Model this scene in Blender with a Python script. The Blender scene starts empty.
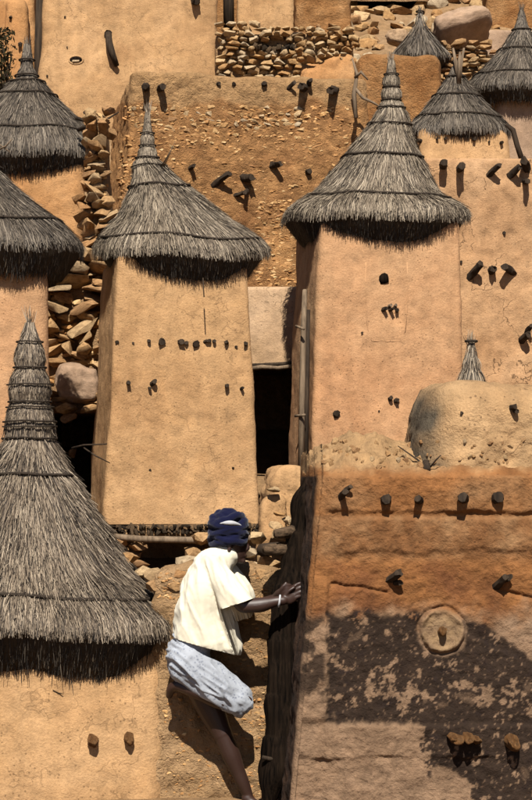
import bpy, bmesh, math, random
import numpy as np
from mathutils import Vector, Matrix, noise
from mathutils.bvhtree import BVHTree

random.seed(7)
R = math.radians
scene = bpy.context.scene
COL = scene.collection

# ------------------------------------------------------------------ camera, sky, sun, exposure
FPX, XC, YH, EYE = 2040.0, 266.0, 480.0, 1.9      # focal length and horizon in photo pixels, eye height
cam = bpy.data.cameras.new('camera')
cam.sensor_fit = 'VERTICAL'; cam.sensor_height = 24.0; cam.sensor_width = 24.0
cam.lens = 24.0 * FPX / 800.0
cam.shift_y = (YH - 400.0) / 800.0
cam.clip_end = 2000
camo = bpy.data.objects.new('camera', cam); COL.objects.link(camo)
camo.location = (0, 0, EYE); camo.rotation_euler = (R(90), 0, 0)
scene.camera = camo

SUN_EL, SUN_AZ = 49.0, 1.0                       # azimuth to the left of the line of sight, behind the camera
world = bpy.data.worlds.new('World'); scene.world = world; world.use_nodes = True
wn = world.node_tree.nodes; wl = world.node_tree.links
sky = wn.new('ShaderNodeTexSky'); sky.sky_type = 'NISHITA'; sky.sun_disc = False
sky.air_density = .6; sky.dust_density = .3
sky.sun_elevation = R(SUN_EL); sky.sun_rotation = R(180 + SUN_AZ)
wn['Background'].inputs['Strength'].default_value = 0.05
wl.new(sky.outputs[0], wn['Background'].inputs[0])
sun = bpy.data.lights.new('sun', 'SUN'); sun.energy = 5.0; sun.angle = R(0.5); sun.color = (1.0, 0.95, 0.86)
suno = bpy.data.objects.new('sun', sun); COL.objects.link(suno)
sd = Vector((-math.sin(R(SUN_AZ)) * math.cos(R(SUN_EL)), -math.cos(R(SUN_AZ)) * math.cos(R(SUN_EL)), math.sin(R(SUN_EL))))
suno.rotation_euler = (-sd).to_track_quat('-Z', 'Y').to_euler(); suno.location = (-8, -20, 30)
scene.view_settings.view_transform = 'Standard'; scene.view_settings.look = 'None'
scene.view_settings.exposure = 1.14; scene.view_settings.gamma = 1.0

# ------------------------------------------------------------------ helpers
def P(px, py, D):
    return Vector(((px - XC) / FPX * D, D, EYE + (YH - py) / FPX * D))

def tag(o, label=None, cat=None, group=None, kind=None):
    if label: o['label'] = label
    if cat: o['category'] = cat
    if group: o['group'] = group
    if kind: o['kind'] = kind
    return o

def thing(name, label, cat, loc, group=None):
    o = bpy.data.objects.new(name, None); COL.objects.link(o)
    o.location = loc; o.empty_display_size = .2
    return tag(o, label, cat, group)

def wloc(o):
    v = Vector((0, 0, 0))
    while o is not None:
        v += o.location; o = o.parent
    return v

def mesh_obj(name, verts, faces, mat, parent=None, smooth=True, loc=None):
    """verts in world coordinates; object origin at loc (or at the parent's origin)"""
    base = wloc(parent) if parent else Vector((0, 0, 0))
    org = Vector(loc) if loc is not None else base
    V = np.asarray([tuple(v) for v in verts], dtype=float) - np.array(tuple(org))
    me = bpy.data.meshes.new(name)
    me.from_pydata(V.tolist(), [], faces)
    if smooth: me.polygons.foreach_set('use_smooth', [True] * len(me.polygons))
    me.materials.append(mat); me.update()
    o = bpy.data.objects.new(name, me); COL.objects.link(o)
    if parent: o.parent = parent
    o.location = org - base
    return o

def fbm(x, y, z, f, octv=3, seed=0.0):
    return noise.fractal(Vector((x * f + seed, y * f + seed * 1.7, z * f - seed)), 1.0, 2.0, octv)

# ------------------------------------------------------------------ materials
def nd(nt, t, **kw):
    n = nt.nodes.new(t)
    for k, v in kw.items(): setattr(n, k, v)
    return n

def ramp(nt, stops):
    n = nt.nodes.new('ShaderNodeValToRGB')
    e = n.color_ramp.elements
    while len(e) > 1: e.remove(e[0])
    e[0].position = stops[0][0]; e[0].color = (*stops[0][1], 1) if len(stops[0][1]) == 3 else stops[0][1]
    for p, c in stops[1:]:
        q = e.new(p); q.color = (*c, 1)
    return n

def g3(v): return (v, v, v)

def mixc(nt, mode, fac, a, b):
    n = nt.nodes.new('ShaderNodeMix'); n.data_type = 'RGBA'; n.blend_type = mode; n.clamp_factor = True
    for sock, val in ((n.inputs[0], fac), (n.inputs[6], a), (n.inputs[7], b)):
        if hasattr(val, 'links') or hasattr(val, 'is_linked'): nt.links.new(val, sock)
        elif isinstance(val, (int, float)): sock.default_value = val
        else: sock.default_value = (*val, 1)
    return n.outputs[2]

def new_mat(name):
    m = bpy.data.materials.new(name); m.use_nodes = True
    nt = m.node_tree; b = nt.nodes['Principled BSDF']
    b.inputs['Roughness'].default_value = .95
    b.inputs['Specular IOR Level'].default_value = .12
    return m, nt, b

def noise_n(nt, vec, scale, detail=4, rough=.55, dist=0):
    n = nd(nt, 'ShaderNodeTexNoise'); n.inputs['Scale'].default_value = scale
    n.inputs['Detail'].default_value = detail; n.inputs['Roughness'].default_value = rough
    n.inputs['Distortion'].default_value = dist
    nt.links.new(vec, n.inputs['Vector']); return n.outputs['Fac']

def mathn(nt, op, a, b=None):
    n = nd(nt, 'ShaderNodeMath', operation=op)
    for i, v in enumerate((a, b)):
        if v is None: continue
        if isinstance(v, (int, float)): n.inputs[i].default_value = v
        else: nt.links.new(v, n.inputs[i])
    return n.outputs[0]

def mud_mat(name, dark, base, light, big=1.1, bump=.6, pits=.6, crack=0.0, lump=0.0, streak=.38, vcol=False):
    dark, base, light = [tuple(q * k for q, k in zip(c, (.67, .668, .81))) for c in (dark, base, light)]
    m, nt, b = new_mat(name); L = nt.links
    tc = nd(nt, 'ShaderNodeTexCoord'); v = tc.outputs['Object']
    n1 = noise_n(nt, v, big, 6, .6, .4)
    r1 = ramp(nt, [(.3, dark), (.5, base), (.72, light)]); L.new(n1, r1.inputs[0])
    col = r1.outputs[0]
    if vcol:
        va = nd(nt, 'ShaderNodeVertexColor'); va.layer_name = 'Col'
        col = mixc(nt, 'MULTIPLY', 1.0, va.outputs[0], (.74, .74, .76))
    n2 = noise_n(nt, v, 8.0, 6, .65)
    r2 = ramp(nt, [(.3, g3(.76)), (.5, g3(1.0)), (.7, g3(1.16))]); L.new(n2, r2.inputs[0])
    col = mixc(nt, 'MULTIPLY', 1.0, col, r2.outputs[0])
    n3 = noise_n(nt, v, 70.0, 4, .7)
    r3 = ramp(nt, [(.3, g3(.72)), (.5, g3(1.0)), (.7, g3(1.2))]); L.new(n3, r3.inputs[0])
    col = mixc(nt, 'MULTIPLY', .6, col, r3.outputs[0])
    # separate batches of plaster with soft edges, and finger-wide smearing
    npl = noise_n(nt, v, 1.9, 3, .5, 1.2)
    rpl = ramp(nt, [(.44, (.90, .88, .86)), (.50, g3(1.0)), (.60, g3(1.0)), (.64, (1.07, 1.05, 1.02))]); L.new(npl, rpl.inputs[0])
    col = mixc(nt, 'MULTIPLY', .6, col, rpl.outputs[0])
    mpt = nd(nt, 'ShaderNodeMapping'); mpt.inputs['Scale'].default_value = (5, 5, 10); mpt.inputs['Rotation'].default_value = (0, .35, 0); L.new(v, mpt.inputs[0])
    ntr = noise_n(nt, mpt.outputs[0], 1.0, 4, .6, .6)
    mpf = nd(nt, 'ShaderNodeMapping'); mpf.inputs['Scale'].default_value = (60, 60, 190); mpf.inputs['Rotation'].default_value = (0, .9, 0); L.new(v, mpf.inputs[0])
    nfl = noise_n(nt, mpf.outputs[0], 1.0, 2, .5, .5)
    rfl = ramp(nt, [(.66, g3(1.0)), (.72, (1.35, 1.28, 1.15))]); L.new(nfl, rfl.inputs[0])
    col = mixc(nt, 'MULTIPLY', .6, col, rfl.outputs[0])
    # rain streaks down the plaster
    mp = nd(nt, 'ShaderNodeMapping'); mp.inputs['Scale'].default_value = (7, 7, .5); L.new(v, mp.inputs[0])
    ns = noise_n(nt, mp.outputs[0], 1.0, 5, .6)
    rs = ramp(nt, [(.35, g3(.72)), (.55, g3(1.0)), (.75, g3(1.1))]); L.new(ns, rs.inputs[0])
    col = mixc(nt, 'MULTIPLY', streak, col, rs.outputs[0])
    # pits and bits of chaff
    vo = nd(nt, 'ShaderNodeTexVoronoi'); vo.inputs['Scale'].default_value = 28; L.new(v, vo.inputs['Vector'])
    pm = mathn(nt, 'LESS_THAN', vo.outputs['Distance'], .17)
    gate = mathn(nt, 'GREATER_THAN', noise_n(nt, v, 5.0, 2), .52)
    pit = mathn(nt, 'MULTIPLY', pm, gate)
    col = mixc(nt, 'MIX', mathn(nt, 'MULTIPLY', pit, pits * .75), col, tuple(c * .3 for c in dark))
    h = mathn(nt, 'ADD', mathn(nt, 'MULTIPLY', n2, .9), mathn(nt, 'MULTIPLY', n3, .35))
    h = mathn(nt, 'ADD', h, mathn(nt, 'MULTIPLY', ntr, .28))
    h = mathn(nt, 'SUBTRACT', h, mathn(nt, 'MULTIPLY', pit, .35 * pits))
    if lump > 0:
        nw0 = nd(nt, 'ShaderNodeTexNoise'); nw0.inputs['Scale'].default_value = 14; nw0.inputs['Detail'].default_value = 4; L.new(v, nw0.inputs['Vector'])
        vm0 = nd(nt, 'ShaderNodeVectorMath', operation='MULTIPLY_ADD')
        L.new(nw0.outputs['Color'], vm0.inputs[0]); vm0.inputs[1].default_value = (.09, .09, .09); L.new(v, vm0.inputs[2])
        mp0 = nd(nt, 'ShaderNodeMapping'); mp0.inputs['Scale'].default_value = (1, 1, 1.6); L.new(vm0.outputs[0], mp0.inputs[0])
        vl = nd(nt, 'ShaderNodeTexVoronoi'); vl.inputs['Scale'].default_value = 15; L.new(mp0.outputs[0], vl.inputs['Vector'])
        ve = nd(nt, 'ShaderNodeTexVoronoi', feature='DISTANCE_TO_EDGE'); ve.inputs['Scale'].default_value = 15; L.new(mp0.outputs[0], ve.inputs['Vector'])
        edge = nd(nt, 'ShaderNodeMapRange'); edge.inputs[1].default_value = 0; edge.inputs[2].default_value = .14; L.new(ve.outputs['Distance'], edge.inputs[0])
        lm = mathn(nt, 'MULTIPLY', edge.outputs[0], mathn(nt, 'ADD', noise_n(nt, v, 3.5, 3), .1))
        h = mathn(nt, 'ADD', h, mathn(nt, 'MULTIPLY', lm, .28 * lump))
        h = mathn(nt, 'ADD', h, mathn(nt, 'MULTIPLY', noise_n(nt, v, 22, 6, .75), 1.5 * lump))
        hsv = nd(nt, 'ShaderNodeHueSaturation'); L.new(col, hsv.inputs['Color'])
        rv = ramp(nt, [(0, g3(.92)), (1, g3(1.1))]); L.new(vl.outputs['Color'], rv.inputs[0]); L.new(rv.outputs[0], hsv.inputs['Value'])
        col = hsv.outputs[0]
    if crack > 0:
        mw = nd(nt, 'ShaderNodeMapping'); L.new(v, mw.inputs[0])
        nw = nd(nt, 'ShaderNodeTexNoise'); nw.inputs['Scale'].default_value = 4; nw.inputs['Detail'].default_value = 5; L.new(v, nw.inputs['Vector'])
        vm = nd(nt, 'ShaderNodeVectorMath', operation='MULTIPLY_ADD')
        L.new(nw.outputs['Color'], vm.inputs[0]); vm.inputs[1].default_value = (.6, .6, .6); L.new(mw.outputs[0], vm.inputs[2])
        vc = nd(nt, 'ShaderNodeTexVoronoi', feature='DISTANCE_TO_EDGE'); vc.inputs['Scale'].default_value = 2.3
        L.new(vm.outputs[0], vc.inputs['Vector'])
        ck = mathn(nt, 'LESS_THAN', vc.outputs['Distance'], .010)
        ck = mathn(nt, 'MULTIPLY', ck, mathn(nt, 'GREATER_THAN', noise_n(nt, v, 1.9, 3), .53))
        col = mixc(nt, 'MIX', mathn(nt, 'MULTIPLY', ck, crack), col, tuple(c * .32 for c in dark))
        h = mathn(nt, 'SUBTRACT', h, mathn(nt, 'MULTIPLY', ck, .6 * crack))
    bp = nd(nt, 'ShaderNodeBump'); bp.inputs['Strength'].default_value = bump; bp.inputs['Distance'].default_value = .035
    L.new(h, bp.inputs['Height']); L.new(bp.outputs[0], b.inputs['Normal'])
    L.new(col, b.inputs['Base Color'])
    return m

def straw_mat(name, stops):
    stops = [(p, tuple(q * (.72 if 'rubble' in name else .62) for q in c)) for p, c in stops]
    m, nt, b = new_mat(name); L = nt.links
    g = nd(nt, 'ShaderNodeNewGeometry')
    r = ramp(nt, stops); L.new(g.outputs['Random Per Island'], r.inputs[0])
    tc = nd(nt, 'ShaderNodeTexCoord')
    n = noise_n(nt, tc.outputs['Object'], 3.0, 4, .6)
    r2 = ramp(nt, [(.3, (.5, .46, .41)), (.5, (.95, .93, .9)), (.7, (1.25, 1.25, 1.25))]); L.new(n, r2.inputs[0])
    L.new(mixc(nt, 'MULTIPLY', .9, r.outputs[0], r2.outputs[0]), b.inputs['Base Color'])
    b.inputs['Roughness'].default_value = .7; b.inputs['Specular IOR Level'].default_value = .25
    return m

def wood_mat(name, c1, c2, sc=(30, 30, 3)):
    c1, c2 = [tuple(q * .65 for q in c) for c in (c1, c2)]
    m, nt, b = new_mat(name); L = nt.links
    tc = nd(nt, 'ShaderNodeTexCoord')
    mp = nd(nt, 'ShaderNodeMapping'); mp.inputs['Scale'].default_value = sc; L.new(tc.outputs['Object'], mp.inputs[0])
    n = noise_n(nt, mp.outputs[0], 1.0, 6, .65)
    r = ramp(nt, [(.35, c1), (.65, c2)]); L.new(n, r.inputs[0]); L.new(r.outputs[0], b.inputs['Base Color'])
    bp = nd(nt, 'ShaderNodeBump'); bp.inputs['Strength'].default_value = .7; bp.inputs['Distance'].default_value = .01
    L.new(n, bp.inputs['Height']); L.new(bp.outputs[0], b.inputs['Normal'])
    b.inputs['Roughness'].default_value = .85
    return m

def stone_mat(name, stops, bump=.6):
    stops = [(p, tuple(q * .70 for q in c)) for p, c in stops]
    m, nt, b = new_mat(name); L = nt.links
    oi = nd(nt, 'ShaderNodeObjectInfo')
    r = ramp(nt, stops); L.new(oi.outputs['Random'], r.inputs[0])
    tc = nd(nt, 'ShaderNodeTexCoord')
    vm = nd(nt, 'ShaderNodeVectorMath', operation='ADD'); L.new(tc.outputs['Object'], vm.inputs[0])
    L.new(oi.outputs['Location'], vm.inputs[1])
    n = noise_n(nt, vm.outputs[0], 6.0, 6, .65)
    r2 = ramp(nt, [(.3, (.45, .40, .34)), (.5, (.92, .9, .88)), (.7, (1.2, 1.18, 1.12))]); L.new(n, r2.inputs[0])
    L.new(mixc(nt, 'MULTIPLY', 1.0, r.outputs[0], r2.outputs[0]), b.inputs['Base Color'])
    n3 = noise_n(nt, vm.outputs[0], 22.0, 5, .7)
    bp = nd(nt, 'ShaderNodeBump'); bp.inputs['Strength'].default_value = bump; bp.inputs['Distance'].default_value = .03
    L.new(n3, bp.inputs['Height']); L.new(bp.outputs[0], b.inputs['Normal'])
    return m

M = {}
M['tan'] = mud_mat('tan_mud_plaster', (.36, .20, .075), (.43, .255, .10), (.49, .30, .125), bump=.55, pits=.7, crack=.35)
M['tan_pink'] = mud_mat('warm_mud_plaster', (.42, .215, .085), (.46, .26, .11), (.46, .29, .13), big=.9, bump=.5, pits=.8)
M['tan_crack'] = mud_mat('cracked_mud_plaster', (.36, .20, .08), (.43, .25, .105), (.47, .29, .13), bump=.6, pits=.6, crack=.8)
M['orange'] = mud_mat('orange_mud_plaster', (.38, .18, .055), (.45, .235, .08), (.48, .28, .11), bump=.7, pits=.6)
M['pale'] = mud_mat('pale_mud_plaster', (.37, .24, .11), (.43, .285, .14), (.48, .33, .17), bump=.55, pits=.6, crack=.5)
M['rough'] = mud_mat('rough_brown_masonry', (.27, .115, .03), (.37, .18, .055), (.45, .25, .09), big=2.2, bump=1.0, pits=.7, lump=1.0)
M['rough_v'] = mud_mat('brown_masonry_under_plaster', (.2, .1, .05), (.3, .2, .1), (.4, .3, .1), bump=.95, pits=.7, lump=.9, vcol=True)
M['foot'] = mud_mat('crumbling_earth_wall', (.31, .18, .07), (.41, .25, .10), (.49, .31, .135), big=2.6, bump=1.0, pits=.8, lump=.8)
M['grey_brown'] = mud_mat('grey_brown_plaster', (.29, .19, .10), (.36, .24, .13), (.41, .28, .155), bump=.5, pits=.5)  # grey-brown tone, used for plaster and boulders
M['front'] = mud_mat('stained_plaster', (.2, .1, .05), (.4, .2, .1), (.5, .3, .12), bump=.75, pits=.4, vcol=True, streak=.15)
M['dome'] = mud_mat('dome_plaster', (.2, .1, .05), (.4, .2, .1), (.5, .3, .12), bump=.9, pits=.7, vcol=True, crack=.5)
M['earth'] = mud_mat('earth', (.26, .15, .06), (.36, .22, .09), (.44, .29, .14), big=.8, bump=1.0, pits=.7, lump=.8)
M['straw'] = straw_mat('grey_straw', [(0, (.022, .016, .011)), (.3, (.11, .084, .058)), (.6, (.23, .18, .13)), (1, (.46, .38, .28))])
M['straw_brown'] = straw_mat('brown_straw', [(0, (.014, .010, .007)), (.35, (.08, .058, .04)), (.65, (.21, .16, .113)), (1, (.42, .34, .25))])
M['straw_dark'] = straw_mat('dark_straw', [(0, (.025, .02, .015)), (.4, (.08, .062, .046)), (.8, (.155, .125, .095)), (1, (.28, .23, .175))])
M['fringe'] = straw_mat('shadow_dark_straw_ends', [(0, (.012, .009, .007)), (.6, (.03, .022, .015)), (.92, (.06, .045, .031)), (1, (.22, .17, .115))])  # straw ends coloured dark to carry the shadow under the eaves
M['core'] = new_mat('thatch_core')[0]; M['core'].node_tree.nodes['Principled BSDF'].inputs['Base Color'].default_value = (.03, .022, .015, 1)
M['rope'] = wood_mat('dark_rope', (.018, .013, .009), (.05, .036, .025), (60, 60, 60))
M['wood'] = wood_mat('dark_weathered_wood', (.018, .012, .008), (.055, .036, .022))
M['greywood'] = wood_mat('grey_weathered_wood', (.10, .07, .045), (.24, .17, .11))
M['rungwood'] = wood_mat('brown_rung_wood', (.03, .019, .011), (.15, .095, .055), (6, 50, 50))
M['ladder'] = wood_mat('near_black_wood', (.002, .0014, .001), (.017, .0105, .0065), (55, 55, 2.0))  # near-black streaked colour, shared by the ladder and the hole discs
M['ladder'].node_tree.nodes['Principled BSDF'].inputs['Specular IOR Level'].default_value = .03
M['stone'] = stone_mat('sandstone', [(0, (.36, .19, .08)), (.25, (.42, .255, .12)), (.5, (.34, .19, .09)), (.75, (.46, .30, .15)), (1, (.38, .27, .16))])
M['stone_pale'] = stone_mat('pale_sandstone', [(0, (.40, .22, .09)), (.4, (.48, .30, .14)), (.75, (.52, .37, .21)), (1, (.48, .38, .26))])
M['stone_dark'] = stone_mat('footing_and_hollow_shadow_stone', [(0, (.02, .014, .009)), (.6, (.05, .034, .02)), (1, (.14, .09, .05))])
M['rubble'] = straw_mat('mud_set_rubble', [(0, (.30, .14, .045)), (.5, (.40, .21, .075)), (.8, (.46, .27, .11)), (1, (.52, .35, .17))])
M['leaf'] = stone_mat('dry_dark_leaf', [(0, (.03, .028, .012)), (1, (.07, .055, .022))])

# ------------------------------------------------------------------ generic solids
def ring_rr(w, d, r, ds):
    """rounded rectangle, ccw, list of (x, y, nx, ny)"""
    r = min(r, w / 2 * .95, d / 2 * .95)
    pts = []
    segs = [((-w/2 + r, -d/2), (w/2 - r, -d/2), (0, -1)), ((w/2, -d/2 + r), (w/2, d/2 - r), (1, 0)),
            ((w/2 - r, d/2), (-w/2 + r, d/2), (0, 1)), ((-w/2, d/2 - r), (-w/2, -d/2 + r), (-1, 0))]
    cen = [(w/2 - r, -d/2 + r), (w/2 - r, d/2 - r), (-w/2 + r, d/2 - r), (-w/2 + r, -d/2 + r)]
    for i, (a, b, n) in enumerate(segs):
        k = ds[i]
        for j in range(k):
            t = j / k
            pts.append((a[0] + (b[0] - a[0]) * t, a[1] + (b[1] - a[1]) * t, n[0], n[1]))
        a0 = math.atan2(n[1], n[0])
        for j in range(5):
            a_ = a0 + (math.pi / 2) * j / 5
            pts.append((cen[i][0] + r * math.cos(a_), cen[i][1] + r * math.sin(a_), math.cos(a_), math.sin(a_)))
    return pts

def mud_block(name, parent, mat, base, w0, d0, w1, d1, h, yaw=0, r=.1, ds=.04, amp=.02, freq=1.3, amp2=.006, freq2=9,
              top_r=.05, shift=(0, 0), seed=0, top_wave=.0, vcol=None, back_ds=None):
    """battered, rounded, hand-made mud solid. base: world point at the centre of its foot. Returns (object, bvh)"""
    bd = back_ds or max(ds * 2.5, .1)
    k = [max(4, int(w0 / ds)), max(3, int(d0 / bd)), max(4, int(w0 / bd)), max(3, int(d0 / (ds * 1.5)))]
    nlev = max(6, int(h / ds))
    lev = []
    for i in range(nlev + 1):
        t = i / nlev
        lev.append((t, 0.0, t * (h - top_r)))
    for j in range(1, 5):
        a = j / 4 * math.pi / 2
        lev.append((1.0, top_r * (1 - math.cos(a)), h - top_r + top_r * math.sin(a)))
    for j in range(1, 4):
        lev.append((1.0, top_r + (min(w1, d1) / 2 - top_r) * j / 4, h))
    V = []; F = []; n = None
    cy, sy = math.cos(yaw), math.sin(yaw)
    for (t, ins, z) in lev:
        w = w0 + (w1 - w0) * t - 2 * ins; d = d0 + (d1 - d0) * t - 2 * ins
        pts = ring_rr(max(w, .02), max(d, .02), max(r - ins, .01), k)
        n = len(pts)
        for (x, y, nx, ny) in pts:
            x += shift[0] * t; y += shift[1] * t
            X = x * cy - y * sy + base[0]; Y = x * sy + y * cy + base[1]; Z = z + base[2]
            NX = nx * cy - ny * sy; NY = nx * sy + ny * cy
            dd = amp * fbm(X, Y, Z, freq, 3, seed) + amp2 * fbm(X, Y, Z, freq2, 4, seed + 5)
            dz = 0
            if t > .5: dz = top_wave * fbm(X, Y, 0, 1.7, 3, seed + 9) * (t - .5) * 2
            V.append((X + NX * dd, Y + NY * dd, Z + dz + (dd * .6 if ins > top_r else 0)))
    nl = len(lev)
    for i in range(nl - 1):
        for j in range(n):
            a = i * n + j; b_ = i * n + (j + 1) % n
            F.append((a, b_, b_ + n, a + n))
    F.append(tuple((nl - 1) * n + j for j in range(n)))
    o = mesh_obj(name, V, F, mat, parent, loc=None if parent else base)
    if vcol:
        ca = o.data.color_attributes.new('Col', 'FLOAT_COLOR', 'POINT')
        for i, v in enumerate(V): ca.data[i].color = (*vcol(*v), 1)
    bvh = BVHTree.FromPolygons(V, F)
    return o, bvh

def hit(bvh, px, py):
    o = Vector((0, 0, EYE)); d = (P(px, py, 10) - o).normalized()
    loc, nor, idx, dist = bvh.ray_cast(o, d)
    if loc is None: return None, None
    return loc, nor

def block_px(name, parent, mat, top, bot, D, depth, yaw=0, batter=.06, **kw):
    """top=(xl, xr, y), bot=(xl, xr, y): the front face in photo pixels at distance D"""
    a, b_ = P(top[0], top[2], D), P(top[1], top[2], D)
    c, d_ = P(bot[0], bot[2], D), P(bot[1], bot[2], D)
    w1, w0 = (b_ - a).x, (d_ - c).x
    cx0, cx1 = (c.x + d_.x) / 2, (a.x + b_.x) / 2
    h = a.z - c.z
    base = Vector((cx0, D + depth / 2, c.z))
    # rotate about the middle of the front face rather than the centre
    f = Vector((cx0, D)); off = Vector((0, depth / 2)); cy, sy = math.cos(yaw), math.sin(yaw)
    base.x = f.x - off.y * sy; base.y = f.y + off.y * cy
    return mud_block(name, parent, mat, base, w0, depth + batter, w1, depth - batter, h, yaw, shift=(cx1 - cx0, 0), **kw)

def tube(pts, radii, sides=6, cap=True):
    V = []; F = []
    pts = [Vector(p) for p in pts]; n = len(pts)
    up = Vector((.31, .22, .93))
    for i, p in enumerate(pts):
        t = (pts[min(i + 1, n - 1)] - pts[max(i - 1, 0)]).normalized()
        u = t.cross(up)
        if u.length < .05: u = t.cross(Vector((1, 0, 0)))
        u.normalize(); w = t.cross(u)
        r = radii[i] if isinstance(radii, (list, tuple)) else radii
        for k in range(sides):
            a = 2 * math.pi * k / sides
            V.append(p + (u * math.cos(a) + w * math.sin(a)) * r)
    for i in range(n - 1):
        for k in range(sides):
            a = i * sides + k; b_ = i * sides + (k + 1) % sides
            F.append((a, b_, b_ + sides, a + sides))
    if cap:
        F.append(tuple(reversed(range(sides)))); F.append(tuple((n - 1) * sides + k for k in range(sides)))
    return V, F

def stick(name, parent, mat, pts, radii, sides=6, loc=None):
    V, F = tube(pts, radii, sides); return mesh_obj(name, V, F, mat, parent, loc=loc)

PEGS = {}
def peg(parent, bvh, px, py, length=.16, dx=0.0, dz=0.0, r=.016, mat='wood', name='peg', bend=.0):
    """a stick set in the wall at that pixel, leaning dx to the right and dz up per metre of length"""
    p, nrm = hit(bvh, px, py)
    if p is None: return
    length *= .78
    out = Vector((nrm.x, nrm.y, 0)).normalized()
    side = Vector((-out.y, out.x, 0))
    if side.x < 0: side = -side
    d = (out + side * dx + Vector((0, 0, dz))).normalized()
    rr = random.uniform(.9, 1.15) * r * (1.15 if length > .1 else 1.0)
    b1 = Vector((random.uniform(-1, 1), 0, random.uniform(-1, 1))) * length * (.06 + bend)
    N_ = 7; K_ = 8
    pts = [p + d * (-.05 + (length + .05) * k / (N_ - 1)) + b1 * math.sin(math.pi * .8 * k / (N_ - 1)) for k in range(N_)]
    V, F = tube(pts, [rr * (1.08 - .22 * k / (N_ - 1)) for k in range(N_)], K_)
    sd_ = random.uniform(0, 50)
    for q in range(len(V)):
        k = q // K_; c = pts[k]; off = V[q] - c
        V[q] = c + off * (1 + .38 * noise.noise(Vector((q % K_ * 1.7 + sd_, k * .35, sd_))) + .2 * noise.noise(Vector((q * 3.1, sd_, k))))
        if k == N_ - 1: V[q] += d * rr * random.uniform(-.9, .5)
    o = mesh_obj(name, V, F, M[mat], parent); o.data.set_sharp_from_angle(angle=R(40))

# stones: a few shared irregular blocks
STONES = {}
def stone_meshes(mat, n=14, key=None, flat=.55):
    key = key or mat
    if key in STONES: return STONES[key]
    out = []
    rs = random.Random(hash(key) % 1000 if False else sum(map(ord, key)))
    for i in range(n):
        bm = bmesh.new()
        for k in range(18):
            v = Vector((rs.gauss(0, 1), rs.gauss(0, 1), rs.gauss(0, 1))).normalized()
            # boxy
            q = max(abs(v.x), abs(v.y), abs(v.z)); v = v.lerp(v / q * .85, .55)
            v *= rs.uniform(.86, 1.08)
            bm.verts.new((v.x * .5, v.y * .5, v.z * .5))
        res = bmesh.ops.convex_hull(bm, input=bm.verts)
        for g in list(res['geom_interior']):
            if isinstance(g, bmesh.types.BMVert) and g.is_valid: bm.verts.remove(g)
        bmesh.ops.recalc_face_normals(bm, faces=bm.faces)
        me = bpy.data.meshes.new('stone'); bm.to_mesh(me); bm.free(); me.materials.append(M[mat])
        me.polygons.foreach_set('use_smooth', [True] * len(me.polygons)); me.set_sharp_from_angle(angle=R(34))
        out.append(me)
    STONES[key] = out
    return out

def stone(parent, mat, c, size, rot=(0, 0, 0), name='stone'):
    o = bpy.data.objects.new(name, random.choice(stone_meshes(mat)))
    COL.objects.link(o)
    if parent: o.parent = parent
    o.location = Vector(c) - (wloc(parent) if parent else Vector((0, 0, 0)))
    o.scale = size; o.rotation_euler = rot
    return o

def courses(parent, mat, x0, y0, x1, y1, D, hpx, wpx, depth=.25, jit=.04, rough=.12, keep=1.0, inside=None, Df=None, gap=1.0):
    """dry-stone courses over a rectangle of the photo, laid on the plane at distance D"""
    y = y1
    while y > y0:
        h = random.uniform(*hpx); x = x0 - random.uniform(0, wpx[1] * .5)
        while x < x1:
            w = random.uniform(*wpx)
            cx, cyy = x + w / 2, y - h / 2
            if random.random() < keep and (inside is None or inside(cx, cyy)):
                d = (Df(cx, cyy) if Df else D) + random.uniform(-jit, jit)
                p = P(cx, cyy + random.uniform(-.15, .15) * h, d)
                s = d / FPX
                stone(parent, mat, p, (w * s * 1.12 * gap, depth * random.uniform(.8, 1.2), h * s * 1.22 * gap * random.uniform(.8, 1.15)),
                      (random.uniform(-rough, rough), random.uniform(-rough, rough) * 1.5, random.uniform(-rough, rough) + random.choice((0, math.pi))))
            x += w
        y -= h

def rubble_skin(parent, bvh, mat, regions, n, size, seed=3, sink=.3, squash=.6, inside=None):
    """small mud-set rubble, one joined mesh"""
    r_ = random.Random(seed); V = []; F = []
    meshes = stone_meshes('stone')
    for i in range(n):
        x0, y0, x1, y1 = r_.choice(regions); x, y = r_.uniform(x0, x1), r_.uniform(y0, y1)
        if inside and not inside(x, y): continue
        p, nn = hit(bvh, x, y)
        if p is None: continue
        w = r_.uniform(*size) * p.y / FPX; me = r_.choice(meshes)
        S_ = Matrix.Diagonal((w * r_.uniform(1, 1.7), w, w * squash * r_.uniform(.7, 1.3))); Rm_ = Matrix.Rotation(r_.uniform(-.3, .3), 3, 'Y') @ Matrix.Rotation(r_.uniform(-.3, .3), 3, 'X') @ Matrix.Rotation(r_.uniform(-.4, .4), 3, 'Z')
        o0 = len(V)
        V += [Rm_ @ (S_ @ v.co) + p + Vector((0, w * sink, 0)) for v in me.vertices]
        F += [tuple(q + o0 for q in pl.vertices) for pl in me.polygons]
    o = mesh_obj('rubble', V, F, M[mat], parent, smooth=False); o['kind'] = 'stuff'
    return o

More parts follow.
